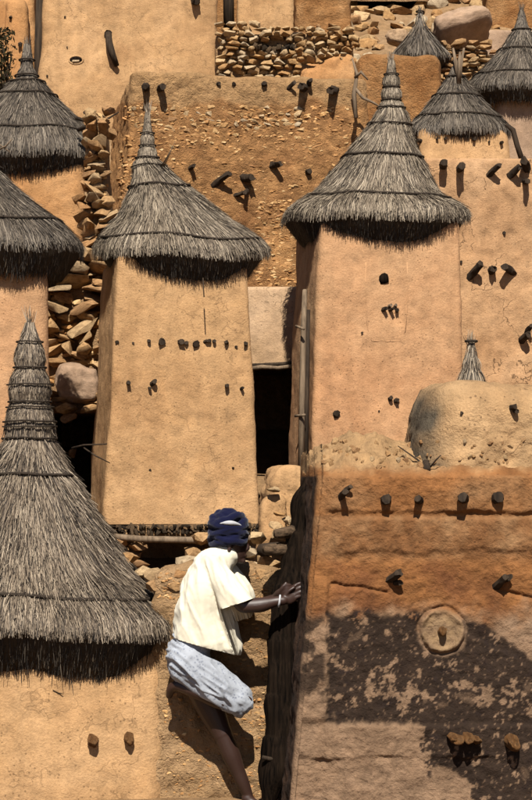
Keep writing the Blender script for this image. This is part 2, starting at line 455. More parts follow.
# ------------------------------------------------------------------ thatch
def thatch(parent, cx, cy, prof, n_straw, mat='straw', yaw=0.0, lean=(0, 0), droop=None, sq=3.0, sw=.006, ropes=(),
           fringe=1600, bevel=(.13, .15), rope_r=.010, seed=1, core_inset=.015, name='thatch_roof', tuft=True, rope_mat='rope',
           ext=.04, flick=.02, lean_h=.64):
    """prof: list of (world z, radius) from the tip down to the eave. A conical cap with a squarish eave."""
    rs = random.Random(seed)
    prof = list(prof) + [(prof[-1][0] - .035, prof[-1][1] + .012), (prof[-1][0] - .075, prof[-1][1] + .012)]
    zs = [p[0] for p in prof]; rsx = [p[1] for p in prof]; Rm = rsx[-1]
    arc = [0.0]
    for i in range(1, len(prof)):
        arc.append(arc[-1] + math.hypot(zs[i] - zs[i-1], rsx[i] - rsx[i-1]))
    A = arc[-1]
    ztop, zeave = zs[0], zs[-1]
    def rz(a):
        if a >= A:
            sl = ((rsx[-1] - rsx[-2]) / (arc[-1] - arc[-2]), (zs[-1] - zs[-2]) / (arc[-1] - arc[-2]))
            e = a - A
            return rsx[-1] + sl[0] * e * .75, zs[-1] + sl[1] * e - e * .3
        lo = 0
        while arc[lo + 1] < a: lo += 1
        f = (a - arc[lo]) / max(1e-6, arc[lo + 1] - arc[lo])
        return rsx[lo] + (rsx[lo + 1] - rsx[lo]) * f, zs[lo] + (zs[lo + 1] - zs[lo]) * f
    def lean_at(hgt):
        g = max(0, min(1, hgt / lean_h)); g = g * (.6 + .4 * g)
        return lean[0] * g, lean[1] * g
    def S(th, a):
        r, z = rz(a); q = max(0.0, min(1.0, r / Rm))
        c, s = math.cos(th), math.sin(th)
        n = 2 + (sq - 2) * q
        k = (abs(c) ** n + abs(s) ** n) ** (-1.0 / n)
        k *= 1 + (.045 * noise.noise(Vector((c * 1.6 + seed, s * 1.6, a * 2.2))) + .015 * noise.noise(Vector((c * 6 + seed, s * 6, a * 5)))) * (.3 + .7 * q)
        hgt = (z - zeave) / (ztop - zeave)
        x = r * k * c; y = r * k * s
        X = x * math.cos(yaw) - y * math.sin(yaw) + cx + lean_at(hgt)[0]
        Y = x * math.sin(yaw) + y * math.cos(yaw) + cy + lean_at(hgt)[1]
        d = 0
        if droop: d = droop(th) * q * q
        return Vector((X, Y, z - d + .035 * noise.noise(Vector((c * 2.5 + seed * 3, s * 2.5, .5))) * q))
    def frame(th, a):
        p = S(th, a); t = (S(th, a + .01) - S(th, max(0, a - .01))).normalized()
        w = (S(th + .02, a) - S(th - .02, a)).normalized()
        nn = w.cross(t) * -1
        hx = lean_at((p.z - zeave) / (ztop - zeave))
        if (nn.x * (p.x - cx - hx[0]) + nn.y * (p.y - cy - hx[1])) < 0: nn = -nn
        return p, t, w, nn.normalized()
    # solid core with a bevelled underside
    V = []; F = []; NS = 40
    alist = [A * i / 26 for i in range(27)]
    for a in alist:
        for k in range(NS):
            p, t, w, nn = frame(2 * math.pi * k / NS, max(a, .002)); hx = lean_at((p.z - zeave) / (ztop - zeave)); rad_ = Vector((cx + hx[0] - p.x, cy + hx[1] - p.y, 0)); V.append(p + rad_ * min(.35, (core_inset + .005) / max(rad_.length, .01)))
    nr = len(alist)
    rim = [V[(nr - 1) * NS + k] for k in range(NS)]
    cen = Vector((cx, cy, 0))
    for (fi, fz) in ((bevel[0], bevel[1]), (Rm * .55, bevel[1] * .7), (Rm * .97, bevel[1] * .5)):
        for q in rim:
            dvec = Vector((cx - q.x, cy - q.y, 0)); dl = dvec.length
            V.append(q + dvec / dl * min(fi, dl * .97) - Vector((0, 0, fz)))
        nr += 1
    for i in range(nr - 1):
        for k in range(NS):
            a = i * NS + k; b_ = i * NS + (k + 1) % NS
            F.append((a, a + NS, b_ + NS, b_))
    F.append(tuple(range(NS)))
    roof = mesh_obj(name, V, F, M['core'], parent)
    # straw
    V = []; F = []
    def ribbon(pts, wv, w):
        nonlocal V, F
        b0 = len(V)
        m = len(pts)
        for i, p in enumerate(pts):
            ww = w * (1 - .55 * i / (m - 1))
            V.append(p - wv * ww * .5); V.append(p + wv * ww * .5)
        for i in range(m - 1):
            q = b0 + i * 2; F.append((q, q + 1, q + 3, q + 2))
    for i in range(n_straw):
        while True:
            a = A * math.sqrt(rs.random()) if rs.random() < .8 else A * rs.random()
            if rs.random() < .25 + .75 * rz(a)[0] / Rm or a < A * .3: break
        th = rs.uniform(0, 2 * math.pi)
        if math.sin(th) > .35 and rs.random() < .6: th = -th     # fewer straws on the far side
        Ls = rs.uniform(.16, .42) * (.35 + .65 * rz(a)[0] / Rm) if rz(a)[0] > .16 * Rm else rs.uniform(.04, .10)
        a0 = max(.004, a - Ls * .5); a1 = min(A + ext * (rs.random() ** 1.5 * 2 - .9), a0 + Ls)
        a0 = min(a0, a1 - .03)
        dth = rs.gauss(0, .05) * (1.2 - rz(a)[0] / Rm * .7)
        fin = rz(a)[0] < .16 * Rm
        lift = (rs.uniform(.0, .016) + .014 * noise.noise(Vector((math.cos(th) * 5, math.sin(th) * 5, a * 4 + seed)))) * (.4 if fin else 1); fl = max(0, rs.gauss(0, flick * .6)) * (.25 if fin else 1)
        pts = []; wv = None
        for j in range(4):
            f = j / 3
            p, t, w, nn = frame(th + dth * (f - .3), a0 + (a1 - a0) * f)
            pts.append(p + nn * (lift * (.3 + f) + fl * f * f))
            if j == 1: wv = (w + nn * rs.uniform(-.7, .7)).normalized()
        ribbon(pts, wv, sw * rs.uniform(.6, 1.5))
    if tuft:
        tip = Vector((cx + lean[0], cy + lean[1], ztop))
        for i in range(26):
            d = Vector((rs.gauss(0, .22), rs.gauss(0, .22), 1)).normalized(); Lf = rs.uniform(.03, .11)
            b_ = tip + Vector((rs.gauss(0, .012), rs.gauss(0, .012), -.05))
            ribbon([b_, b_ + d * (.05 + Lf * .5), b_ + d * (.05 + Lf)], Vector((rs.random(), rs.random() - .5, 0)).normalized(), sw)
    st = mesh_obj('straw', V, F, M[mat], roof); st['kind'] = 'stuff'
    V = []; F = []
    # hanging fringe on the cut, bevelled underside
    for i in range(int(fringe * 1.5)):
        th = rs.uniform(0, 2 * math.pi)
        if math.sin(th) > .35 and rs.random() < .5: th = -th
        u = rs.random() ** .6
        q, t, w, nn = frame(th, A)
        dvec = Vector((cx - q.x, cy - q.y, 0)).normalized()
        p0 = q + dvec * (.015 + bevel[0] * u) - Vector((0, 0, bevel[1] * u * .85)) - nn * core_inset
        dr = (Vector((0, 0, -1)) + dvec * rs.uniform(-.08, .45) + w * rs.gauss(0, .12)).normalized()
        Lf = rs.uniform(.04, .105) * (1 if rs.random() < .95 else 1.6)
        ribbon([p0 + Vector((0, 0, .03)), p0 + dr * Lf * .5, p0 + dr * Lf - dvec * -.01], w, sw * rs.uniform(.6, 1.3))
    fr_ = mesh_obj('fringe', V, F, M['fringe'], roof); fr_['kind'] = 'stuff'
    for rp in ropes:
        zr, rr = rp[0], (rp[1] if len(rp) > 1 else rope_r)
        a = 0
        while a < A and rz(a)[1] > zr: a += .004
        pts = []
        nseg = 56
        ph = rs.uniform(0, 6)
        for k in range(nseg + 1):
            th = 2 * math.pi * k / nseg
            p, t, w, nn = frame(th, min(A, a + .012 * math.sin(2 * th + ph) * (rz(a)[0] / Rm)))
            pts.append(p + nn * (rr * .8 + .017))
        VV, FF = tube(pts, rr, 5, cap=False)
        mesh_obj('rope', VV, FF, M[rope_mat], roof)
    return roof


# ------------------------------------------------------------------ ground and hillside
TP = [(-400, -1), (-40, -.3), (0, 0), (12.56, 0.0), (12.9, .95), (17.2, 1.0), (18.3, 1.3), (19.3, 1.62), (20.5, 1.95), (22, 2.8), (24, 3.7),
      (25.6, 5.3), (27, 6.3), (28.5, 6.85), (31, 8.2), (34, 9.75), (36.5, 10.9), (41, 17), (60, 44), (90, 52), (600, 56)]
def ground_z(x, y):
    if 12 < y < 16.4 and x < -.55:          # the terrace steps back behind the big granary
        y = 12.3 if y < 14.3 else 12.3 + (y - 14.3) * 4.1 / 2.1
    for (a, za), (b, zb) in zip(TP, TP[1:]):
        if y <= b:
            t = max(0, (y - a) / (b - a)); z = za + (zb - za) * t; break
    else: z = TP[-1][1]
    amp = 0 if y < 12 else min(1.6, max(0, (y - 12) * .012)) * (1 if y < 36 else 1 + (y - 36) * .12)
    return z + amp * fbm(x, y, 0, .45, 4, 3)
def build_ground():
    xs = [-600, -250, -100, -50, -25] + [-12 + i * .22 for i in range(110)] + [13, 25, 50, 100, 250, 600]
    ys = [-400, -200, -80, -30, -8, 0, 6, 10, 12, 12.56, 12.72, 12.9] + [13.2 + i * .2 for i in range(118)] + [37, 38.5, 40, 42, 45, 50, 56, 64, 80, 120, 250, 600]
    V = [(x, y, ground_z(x, y)) for y in ys for x in xs]; n = len(xs)
    F = [(j * n + i, j * n + i + 1, (j + 1) * n + i + 1, (j + 1) * n + i) for j in range(len(ys) - 1) for i in range(n - 1)]
    o = mesh_obj('hillside_ground', V, F, M['earth']); o['kind'] = 'structure'
    return o
ground = build_ground()

def at_base(px, D, z): return Vector(((px - XC) / FPX * D, D, z))
def prof_px(lst, D, r_scale=1.0):
    return [(EYE + (YH - y) / FPX * D, r / FPX * D * r_scale) for y, r in lst]
def zpx(y, D): return EYE + (YH - y) / FPX * D
YAW = R(6.5)

# ================================================================== FAR ROW
# --- upper left tall building
t = thing('mud_building', 'tall smooth tan mud building with an oval hole, at the upper left', 'building', at_base(128, 28, 6.4))
_, bv = block_px('wall', t, M['tan'], (46, 214, -70), (38, 222, 130), 28, 2.4, yaw=R(3), ds=.05, r=.1, amp=.04, amp2=.006, seed=11)
peg(t, bv, 108, 34, .05, .1, -.35, .06)
p, nrm = hit(bv, 112, 48)
stick('drain_spout', t, M['wood'], [p + Vector((-.05, -.02, .2)), p + Vector((-.035, -.10, .06)), p + Vector((.01, -.13, -.1)), p + Vector((.07, -.06, -.26))], [.045, .05, .048, .036], 7)
p, nrm = hit(bv, 76, 60)
def ring_lip(parent, c, rx, rz, tube_r, mat, name, yaw=0):
    pts = []
    for k in range(25):
        a = 2 * math.pi * k / 24
        pts.append(Vector((c.x + rx * math.cos(a), c.y, c.z + rz * math.sin(a))))
    V, F = tube(pts, tube_r, 6, cap=False); return mesh_obj(name, V, F, mat, parent)
# the oval hole: lip, black disc for its inner shadow and the pale stone that plugs its lower half
ring_lip(t, p, .095, .055, .016, M['tan'], 'hole_lip')
V, F = tube([p + Vector((0, .06, 0)), p + Vector((0, -.012, 0))], [.06, .075], 14)
V = [Vector((p.x + (v.x - p.x) * 1.15, v.y, p.z + (v.z - p.z) * .62)) for v in V]
mesh_obj('oval_hole_shadow_disc', V, F, M['ladder'], t)
stone(t, 'stone_pale', p + Vector((0, -.015, -.022)), (.14, .05, .045), name='plug_stone')
peg(t, bv, 195, 2, .2, .15, -.2, .05)
peg(t, bv, 65, 17, .03, 0, 0, .015); peg(t, bv, 47, 76, .03, 0, 0, .015); peg(t, bv, 67, 47, .03, 0, 0, .012)

# --- far top-left orange building with a dark dry shrub before it
t = thing('mud_building', 'narrow orange mud building in the top left corner', 'building', at_base(8, 31, 7.6))
block_px('wall', t, M['orange'], (-60, 34, -60), (-60, 38, 125), 31, 2, yaw=R(3), ds=.08, r=.15, amp=.05, seed=21)
_, bv = block_px('buttress', t, M['orange'], (5, 27, -4), (0, 30, 125), 30.5, .5, yaw=R(3), ds=.06, r=.12, amp=.04, seed=22, top_r=.12)
peg(t, bv, 11, 17, .08, 0, -.5, .02); peg(t, bv, 20, 44, .1, .1, -.5, .03)
stick('wooden_post', t, M['wood'], [P(39, 130, 30.3), P(38, 60, 30.3), P(40, -30, 30.35)], [.06, .06, .05], 7)
t = thing('dry_shrub', 'dark leafy shrub at the upper left edge of the frame', 'shrub', P(2, 115, 29))
tr = []
for k in range(6):
    a = P(3, 115, 29); b_ = P(-6 + k * 3.5, 70 - 8 * (k % 3), 28.9 + .05 * k); c = P(-12 + k * 5, 38 + 9 * (k % 3), 28.8 + .08 * k)
    V, F = tube([a, b_, c], [.018, .012, .005], 5)
    off = len(tr)
    mesh_obj('branch', V, F, M['wood'], t)
V = []; F = []
rs = random.Random(4)
for i in range(420):
    c = P(rs.gauss(2, 7), rs.uniform(28, 90), 29 + rs.gauss(0, .15))
    if c.x > P(17, 0, 29).x: continue
    u = Vector((rs.gauss(0, 1), rs.gauss(0, 1), rs.gauss(0, 1))).normalized(); w = u.cross(Vector((rs.random(), rs.random(), rs.random()))).normalized()
    l = rs.uniform(.025, .06); b0 = len(V)
    V += [c - u * l, c + w * l * .4, c + u * l, c - w * l * .4]; F.append((b0, b0 + 1, b0 + 2, b0 + 3))
o = mesh_obj('foliage', V, F, M['leaf'], t, smooth=False); o['kind'] = 'stuff'

# --- top centre buildings and their dry-stone terrace
t = thing('mud_building', 'flat tan mud wall at the top centre above the rubble terrace', 'building', at_base(266, 31, 7.9))
block_px('wall', t, M['tan'], (237, 294, -70), (237, 294, 48), 31, 2, ds=.07, r=.05, amp=.02, seed=31)
t = thing('mud_building', 'rough brown stone building at the top centre beside a tan wall', 'building', at_base(320, 30.6, 7.9))
_, bvV = block_px('wall', t, M['rough'], (296, 350, -70), (294, 352, 60), 30.6, 2, ds=.05, r=.1, amp=.03, amp2=.03, freq2=7, seed=32)
courses(t, 'stone', 300, 25, 348, 62, 30.55, (3.5, 5), (5, 10), depth=.12, keep=.55, jit=.03, rough=.3)
t = thing('mud_building', 'shadowed passage wall with a dark doorway at top left of centre', 'building', at_base(226, 31.8, 7.9))
block_px('wall', t, M['rough'], (214, 240, -70), (214, 240, 40), 32.6, .6, ds=.08, r=.05, amp=.02, seed=33)
stick('door_post', t, M['wood'], [P(229, 32, 31), P(228, -40, 31)], [.085, .085], 8)

t = thing('rubble_terrace', 'dry-stone terrace of pale stones below the top centre wall', 'stone wall', at_base(280, 27.4, 6.3))
block_px('earth_core', t, M['earth'], (216, 352, 33), (214, 354, 100), 27.35, 1.6, ds=.08, r=.1, amp=.03, seed=34)
courses(t, 'stone_pale', 221, 27, 352, 80, 27.32, (3.4, 6.0), (6, 16), depth=.2, jit=.07, rough=.2, inside=lambda x, y: not (252 < x < 300 and 42 < y < 53) and y > 24 + max(0, (x - 250)) * .04)
V = []
for k in range(10):
    stone(t, 'stone_dark', P(256 + k * 4.6, 47 + random.uniform(-2, 3), 27.32), (.1, .15, .11), (random.random(), random.random(), 0))  # near-black stones: the hollow's shadow put into their colour
t = thing('mud_wall', 'low crumbling mud parapet right of the rubble terrace', 'wall', at_base(326, 26.4, 6.0))
block_px('wall', t, M['orange'], (302, 356, 58), (298, 358, 110), 26.3, .35, ds=.04, r=.1, amp=.04, amp2=.02, top_r=.08, seed=35, top_wave=.15)
courses(t, 'stone_pale', 300, 52, 345, 62, 26.4, (4, 5), (6, 11), depth=.2, keep=.7, rough=.3)

# --- talus between the top centre and top right
def talus():
    rs = random.Random(12)
    for i in range(250):
        D = rs.uniform(28.6, 34.0); px = rs.uniform(338, 500)
        x = (px - XC) / FPX * D; z = ground_z(x, D)
        s = rs.uniform(.10, .34) * (1.5 if rs.random() < .12 else 1)
        stone(ground, 'stone_pale' if rs.random() < .6 else 'stone', (x, D, z + s * .12), (s * rs.uniform(.9, 1.6), s, s * rs.uniform(.5, .85)),
              (rs.uniform(-.4, .4), rs.uniform(-.4, .4), rs.uniform(0, 6)))
talus()
t = thing('rock_overhang', 'dark rock shelf above the rubble at the top edge', 'rock', at_base(385, 35.2, 9.6))
block_px('rock', t, M['earth'], (330, 440, -60), (335, 430, 1), 33.6, 2.5, ds=.1, r=.2, amp=.15, seed=36)
block_px('rock', t, M['earth'], (320, 450, -60), (320, 450, 40), 35.5, 1.0, ds=.15, r=.2, amp=.15, seed=37)
# slab boulder
def boulder(name, label, c, size, rot, mat, seed, sub=4, amp=.18, parent=None):
    bm = bmesh.new(); bmesh.ops.create_icosphere(bm, subdivisions=sub, radius=.5)
    for v in bm.verts:
        d = 1 + amp * noise.fractal(v.co * 2.2 + Vector((seed, 0, 0)), 1, 2, 4)
        q = max(abs(v.co.x), abs(v.co.y), abs(v.co.z)) / .5
        v.co = v.co.lerp(v.co / q, .45) * d
    me = bpy.data.meshes.new(name); bm.to_mesh(me); bm.free(); me.materials.append(M[mat])
    me.polygons.foreach_set('use_smooth', [True] * len(me.polygons))
    o = bpy.data.objects.new(name, me); COL.objects.link(o)
    if parent: o.parent = parent; c = Vector(c) - wloc(parent)
    o.location = c; o.scale = size; o.rotation_euler = rot
    if label: tag(o, label, 'boulder')
    return o
boulder('boulder', 'large flat grey-tan slab boulder near the top right', P(462, 31, 28.8), (.82, .8, .34), (R(-28), R(-17), 0), 'grey_brown', 3)
boulder('boulder', 'rounded pale boulder left of the small far thatch tip', P(399, 38, 29.2), (.34, .4, .22), (.1, .2, .4), 'pale', 9)
t = thing('stone_wall', 'shaded dry-stone wall under the slab boulder at upper right', 'stone wall', at_base(466, 28.4, 6.6))
block_px('earth_core', t, M['earth'], (446, 490, 48), (444, 492, 110), 28.3, .5, ds=.08, seed=38)
courses(t, 'stone', 446, 44, 488, 100, 28.25, (4, 6), (9, 18), depth=.16, jit=.05, rough=.15)

# --- top right walls
t = thing('mud_building', 'brown stone wall in the top right corner', 'building', at_base(515, 33, 8.8))
block_px('wall', t, M['rough'], (488, 580, -60), (484, 590, 60), 33, 1.5, ds=.07, r=.1, amp=.03, amp2=.03, freq2=7, seed=41)
t = thing('mud_building', 'smooth grey-tan wall behind the thatched hut at top right', 'building', at_base(515, 29.6, 7.3))
block_px('wall', t, M['grey_brown'], (484, 580, 29), (482, 590, 150), 29.6, 1.5, ds=.07, r=.06, amp=.02, seed=42)

# ================================================================== granaries: shared builder
def granary(label, D, top, bot, zfoot, roof, yaw=YAW, depth=None, mat='tan', loc_px=None, ds=.03, amp=.02, pegs=(), group='thatched mud granaries', cat='granary', amp2=.005, r=.1, roof_cx=None, seed=1):
    a = P(top[0], top[2], D); b_ = P(top[1], top[2], D)
    # carry the batter on down to the foot
    f = (zpx(bot[2], D) - zfoot) / (zpx(top[2], D) - zpx(bot[2], D))
    xl = bot[0] + (bot[0] - top[0]) * f; xr = bot[1] + (bot[1] - top[1]) * f
    yb = YH - (zfoot - EYE) * FPX / D
    w = (b_ - a).x
    dep = depth or w * 1.05
    t = thing('granary', label, cat, at_base((xl + xr) / 2, D + dep / 2, zfoot), group)
    ytop = top[2] - 8
    o, bv = block_px('wall', t, M[mat], (top[0], top[1], ytop), (xl, xr, yb), D, dep, yaw=yaw, batter=.05, ds=ds, amp=amp, amp2=amp2, r=r, seed=seed, top_r=.06)
    for pg in pegs: peg(t, bv, *pg)
    cD = D + dep / 2
    cx = ((top[0] + top[1]) / 2 - XC) / FPX * D - dep / 2 * math.sin(yaw)
    kw = dict(roof)
    pr = kw.pop('px'); kw['ropes'] = [(zpx(y, cD), *q) for (y, *q) in kw.get('ropes', ())]
    ox = kw.pop('ox', 0) / FPX * cD
    kw.setdefault('yaw', yaw)
    if 'lean_px' in kw: kw['lean'] = (kw.pop('lean_px') / FPX * cD, 0)
    kw.setdefault('seed', seed)
    rf = thatch(t, cx + ox, cD, prof_px(pr, cD), **kw)
    return t, bv

def front_droop(amount, phi=-math.pi / 2, sharp=1.0):
    return lambda th: amount * max(0, math.cos(th - phi)) ** sharp

# --- small far thatch tip behind a wall
t = thing('granary', 'small far grey thatched roof tip behind the brown wall', 'granary', at_base(420, 28.6, 6.7), 'thatched mud granaries')
block_px('wall', t, M['tan'], (398, 442, 52), (398, 442, 110), 28.1, .6, ds=.08)
thatch(t, P(420, 0, 28.4).x, 28.4, prof_px([(12, 2), (18, 3.5), (24, 4.5), (30, 8), (38, 14), (46, 20), (58, 30)], 28.4), 900, 'straw_dark', sw=0.0089, seed=5, ropes=[(24,), (38,)], fringe=200, bevel=(.1, .1))

# --- top right hut, cut by the frame
granary('grey thatched hut cut by the right edge of the frame, top right', 26, (498, 566, 92), (496, 570, 150), 5.0,
        dict(px=[(10, 2), (18, 4), (25, 6), (31, 8), (36, 12), (42, 15), (55, 25), (70, 39), (82, 50), (89, 56)], n_straw=6274, mat='straw_dark', sw=0.0074, ropes=[(31,), (52,), (78,)], fringe=900, ox=-2, droop=front_droop(.03), flick=.02),
        mat='grey_brown', ds=.05, seed=43, pegs=[(512, 97, .05, 0, 0, .015)])

# --- brown wall at centre right
t = thing('mud_building', 'brown mud-plastered wall with a rounded corner behind the far thatched hut', 'building', at_base(400, 25, 4.6))
block_px('wall', t, M['rough'], (356, 440, 53), (350, 446, 190), 25, 1.2, yaw=R(-5), ds=.04, r=.16, amp=.03, amp2=.015, top_r=.09, seed=44, top_wave=.08)
t = thing('dead_branch', 'forked grey dead branch between two walls at upper centre', 'branch', P(357, 118, 23.9))
stick('branch', t, M['greywood'], [P(356, 118, 23.8), P(354, 95, 23.85), P(357, 74, 23.85), P(352, 58, 23.9)], [.024, .028, .02, .008])
stick('branch', t, M['greywood'], [P(355, 88, 23.85), P(363, 98, 23.8), P(374, 103, 23.8), P(382, 108, 23.8)], [.02, .018, .014, .006])
stick('branch', t, M['greywood'], [P(355, 78, 23.85), P(361, 72, 23.8), P(368, 80, 23.8)], [.022, .02, .008])

# --- big brown stone-and-mud building at the centre
t = thing('mud_building', 'large rough orange-brown stone building with rows of projecting sticks, at upper centre', 'building', at_base(245, 24, 3.4))
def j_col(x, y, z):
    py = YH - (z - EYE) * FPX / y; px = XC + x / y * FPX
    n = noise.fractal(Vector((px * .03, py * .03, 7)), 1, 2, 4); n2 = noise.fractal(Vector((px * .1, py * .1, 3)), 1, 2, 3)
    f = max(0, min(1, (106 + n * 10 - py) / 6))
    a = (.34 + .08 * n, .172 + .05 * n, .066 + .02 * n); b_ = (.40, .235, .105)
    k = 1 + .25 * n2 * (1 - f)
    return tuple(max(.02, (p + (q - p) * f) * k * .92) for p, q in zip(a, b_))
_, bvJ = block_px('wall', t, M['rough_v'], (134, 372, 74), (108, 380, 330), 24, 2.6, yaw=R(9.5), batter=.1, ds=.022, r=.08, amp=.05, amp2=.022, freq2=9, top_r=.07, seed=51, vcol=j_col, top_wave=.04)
bvC = bvJ
JB = [(146, 87, .26, .0, -.2, .03), (160, 88, .26, .05, -.1, .03), (303, 88, .26, -.05, -.1, .032), (334, 90, .3, -.15, -.2, .034), (289, 88, .16, .6, .5, .02),
      (218, 84, .05, 0, 0, .022), (234, 84, .04, 0, 0, .02), (264, 84, .09, 0, 0, .025), (328, 75, .14, 0, .1, .02), (309, 84, .14, .1, .3, .02)]
for a in JB: peg(t, bvC, a[0], a[1], a[2] * 1.05, a[3], a[4], a[5] * 1.25)
JL = [(190, 168, .16, .1, .1, .018), (216, 184, .28, .5, .55, .03), (244, 178, .26, .25, -.1, .03), (236, 195, .2, .7, .2, .018), (272, 166, .24, .02, 0, .028),
      (308, 172, .1, .2, 0, .03), (331, 174, .08, 0, 0, .03), (247, 190, .2, -.1, -.3, .02), (150, 245, .1, 0, 0, .02)]
for a in JL: peg(t, bvJ, a[0], a[1], a[2] * 1.05, a[3], a[4], a[5] * 1.2)
rs = random.Random(77)
def bed(parent, bvh, mat, x0, y0, x1, y1, hpx, wpx, keep, sink=.25, inside=None, dpt=.09):
    y = y0
    while y < y1:
        h = rs.uniform(*hpx); x = x0 + rs.uniform(0, wpx[0])
        while x < x1:
            w = rs.uniform(*wpx)
            if rs.random() < keep and (inside is None or inside(x, y)):
                p, n = hit(bvh, x, y + rs.uniform(-1, 1))
                if p is not None:
                    s = p.y / FPX
                    stone(parent, mat, p + Vector((0, dpt * sink, 0)), (w * s * 1.2, dpt, h * s * 1.25), (rs.uniform(-.15, .15), rs.uniform(-.15, .15), rs.uniform(-.2, .2) + R(6)))
            x += w
        y += h
band_in = lambda x, y: abs(y - 119) < 13 + 4 * math.sin(x * .13) - abs(x - 250) * .08
bed(t, bvJ, 'stone_pale', 192, 108, 304, 142, (4.4, 6.2), (7, 13), .97, sink=.33, dpt=.13, inside=band_in)
bed(t, bvJ, 'stone', 132, 108, 192, 130, (4.6, 6.2), (7, 13), .8, sink=.35, dpt=.12)
rubble_skin(t, bvJ, 'rubble', [(126, 106, 360, 210), (126, 106, 360, 150), (255, 200, 305, 292), (120, 150, 160, 262)], 1500, (3, 7.5), 5, .34, .5)

# --- dry-stone wall between the left granaries, with the dark cellar below it
t = thing('stone_wall', 'rough dry-stone wall of orange slabs between two granaries at left', 'stone wall', at_base(75, 19, 1.5))
_, bo1 = block_px('earth_core', t, M['earth'], (84, 106, 112), (84, 112, 262), 19.75, .5, ds=.06, amp=.04, seed=61)
_, bo2 = block_px('earth_core', t, M['earth'], (20, 130, 252), (20, 130, 405), 18.95, .5, ds=.06, amp=.04, seed=62)
rubble_skin(t, bo1, 'rubble', [(84, 114, 106, 258)], 120, (4, 9), 8, .1)
rubble_skin(t, bo2, 'rubble', [(45, 256, 112, 402)], 160, (5, 12), 9, .0)
def widths(x, y): return x > 84 or y > 250
courses(t, 'stone', 88, 110, 101, 190, 19.72, (4, 8), (9, 20), depth=.24, jit=.06, rough=.4)
courses(t, 'stone', 84, 190, 106, 262, 19.62, (5, 10), (11, 24), depth=.36, jit=.08, rough=.42)
courses(t, 'stone', 40, 250, 118, 366, 18.9, (6, 13), (15, 40), depth=.28, jit=.07, rough=.34)
courses(t, 'stone', 40, 396, 112, 413, 18.75, (6, 10), (16, 32), depth=.4, jit=.06, rough=.16)
boulder('block_stone', None, P(77, 383, 18.7), (.40, .34, .35), (.05, .06, .1), 'grey_brown', 21, parent=t)
# cellar: jambs, roof slab and back
t = thing('cellar', 'black cellar opening under the dry-stone wall between two left granaries', 'doorway', at_base(75, 19.6, 1.5))
V, F = [], []
def boxv(x0, x1, y0, y1, z0, z1):
    v = [(x, y, z) for z in (z0, z1) for y in (y0, y1) for x in (x0, x1)]
    f = [(0, 2, 3, 1), (4, 5, 7, 6), (0, 1, 5, 4), (2, 6, 7, 3), (0, 4, 6, 2), (1, 3, 7, 5)]
    return v, f
def boxo(name, parent, mat, x0, x1, y0, y1, z0, z1):
    v, f = boxv(x0, x1, y0, y1, z0, z1); return mesh_obj(name, v, f, M[mat], parent, smooth=False)
xl, xr = P(36, 0, 18.7).x, P(122, 0, 18.7).x
zb, zt = 1.2, zpx(412, 18.7)
boxo('roof_slab', t, 'earth', xl, xr, 18.75, 21.0, zt, zt + .1)
boxo('jamb', t, 'earth', xl - .2, xl, 18.7, 21.0, zb, zt + .1); boxo('jamb', t, 'earth', xr, xr + .2, 18.7, 21.0, zb, zt + .1)
boxo('back_wall', t, 'earth', xl - .2, xr + .2, 21.0, 21.2, zb, zt + .1)
stone(t, 'stone', P(73, 453, 18.9), (.1, .08, .09), (.3, .4, .2))
stone(t, 'stone', P(70, 416, 18.72), (.22, .2, .07), (.3, -.4, .2))

# --- twigs beside the upper left hut
t = thing('dead_branch', 'dark bare twigs reaching out right of the upper left thatch', 'branch', P(82, 128, 21.5))
stick('twig', t, M['wood'], [P(76, 118, 21.5), P(90, 122, 21.4), P(104, 121, 21.4), P(119, 112, 21.4)], [.02, .018, .014, .006])
stick('twig', t, M['wood'], [P(84, 112, 21.5), P(92, 126, 21.4), P(96, 140, 21.4)], [.014, .022, .012])
stick('twig', t, M['wood'], [P(78, 130, 21.5), P(92, 124, 21.4), P(100, 134, 21.4), P(104, 140, 21.4)], [.02, .03, .02, .008])

# --- upper left granary
t, bv = granary('granary with dark grey thatch at the upper left, its wall plain orange-tan', 21.6, (-44, 85, 168), (-46, 83, 255), 2.6,
        dict(px=[(44, 3), (52, 4), (60, 5.5), (68, 6), (73, 9), (80, 10), (84, 17), (96, 28), (112, 44), (126, 58), (140, 70), (152, 78), (158, 80)], n_straw=13903, mat='straw_dark', sw=0.0067, ropes=[(60,), (76,), (84,), (98,), (138,)], fringe=2400, ox=0, lean_px=6, flick=.02, bevel=(.14, .17)),
        mat='orange', ds=.04, seed=63)
stick('twig', t, M['greywood'], [P(-6, 152, 20.6), P(6, 146, 20.55), P(12, 139, 20.5)], [.012, .01, .005])
stick('twig', t, M['greywood'], [P(-4, 142, 20.6), P(10, 152, 20.55)], [.01, .006])

# ================================================================== right wall and the hut on it
t = thing('mud_building', 'broad tan mud wall with bent sticks and cracks at the right', 'building', at_base(490, 21, 1.9))
_, bvK = block_px('wall', t, M['tan_crack'], (408, 640, 158), (404, 650, 480), 21, 3.2, yaw=R(3), batter=.04, ds=.035, r=.06, amp=.05, amp2=.012, top_r=.04, seed=71)
KP = [(443, 165, .2, -.03, .05, .026), (460, 168, .22, .0, .0, .026), (490, 175, .2, .6, .55, .024), (511, 175, .2, .55, .5, .024), (527, 168, .2, -.1, .3, .028), (525, 182, .2, .0, -.1, .024),
      (471, 275, .22, .55, .75, .026), (491, 271, .12, .08, .1, .024), (511, 272, .2, -.75, .25, .026), (522, 340, .2, .25, .3, .026), (527, 332, .14, .2, .5, .02),
      (504, 233, .02, 0, 0, .014), (461, 262, .02, 0, 0, .012)]
for a in KP: peg(t, bvK, a[0], a[1], a[2] * 1.12, a[3], a[4], a[5] * 1.3)

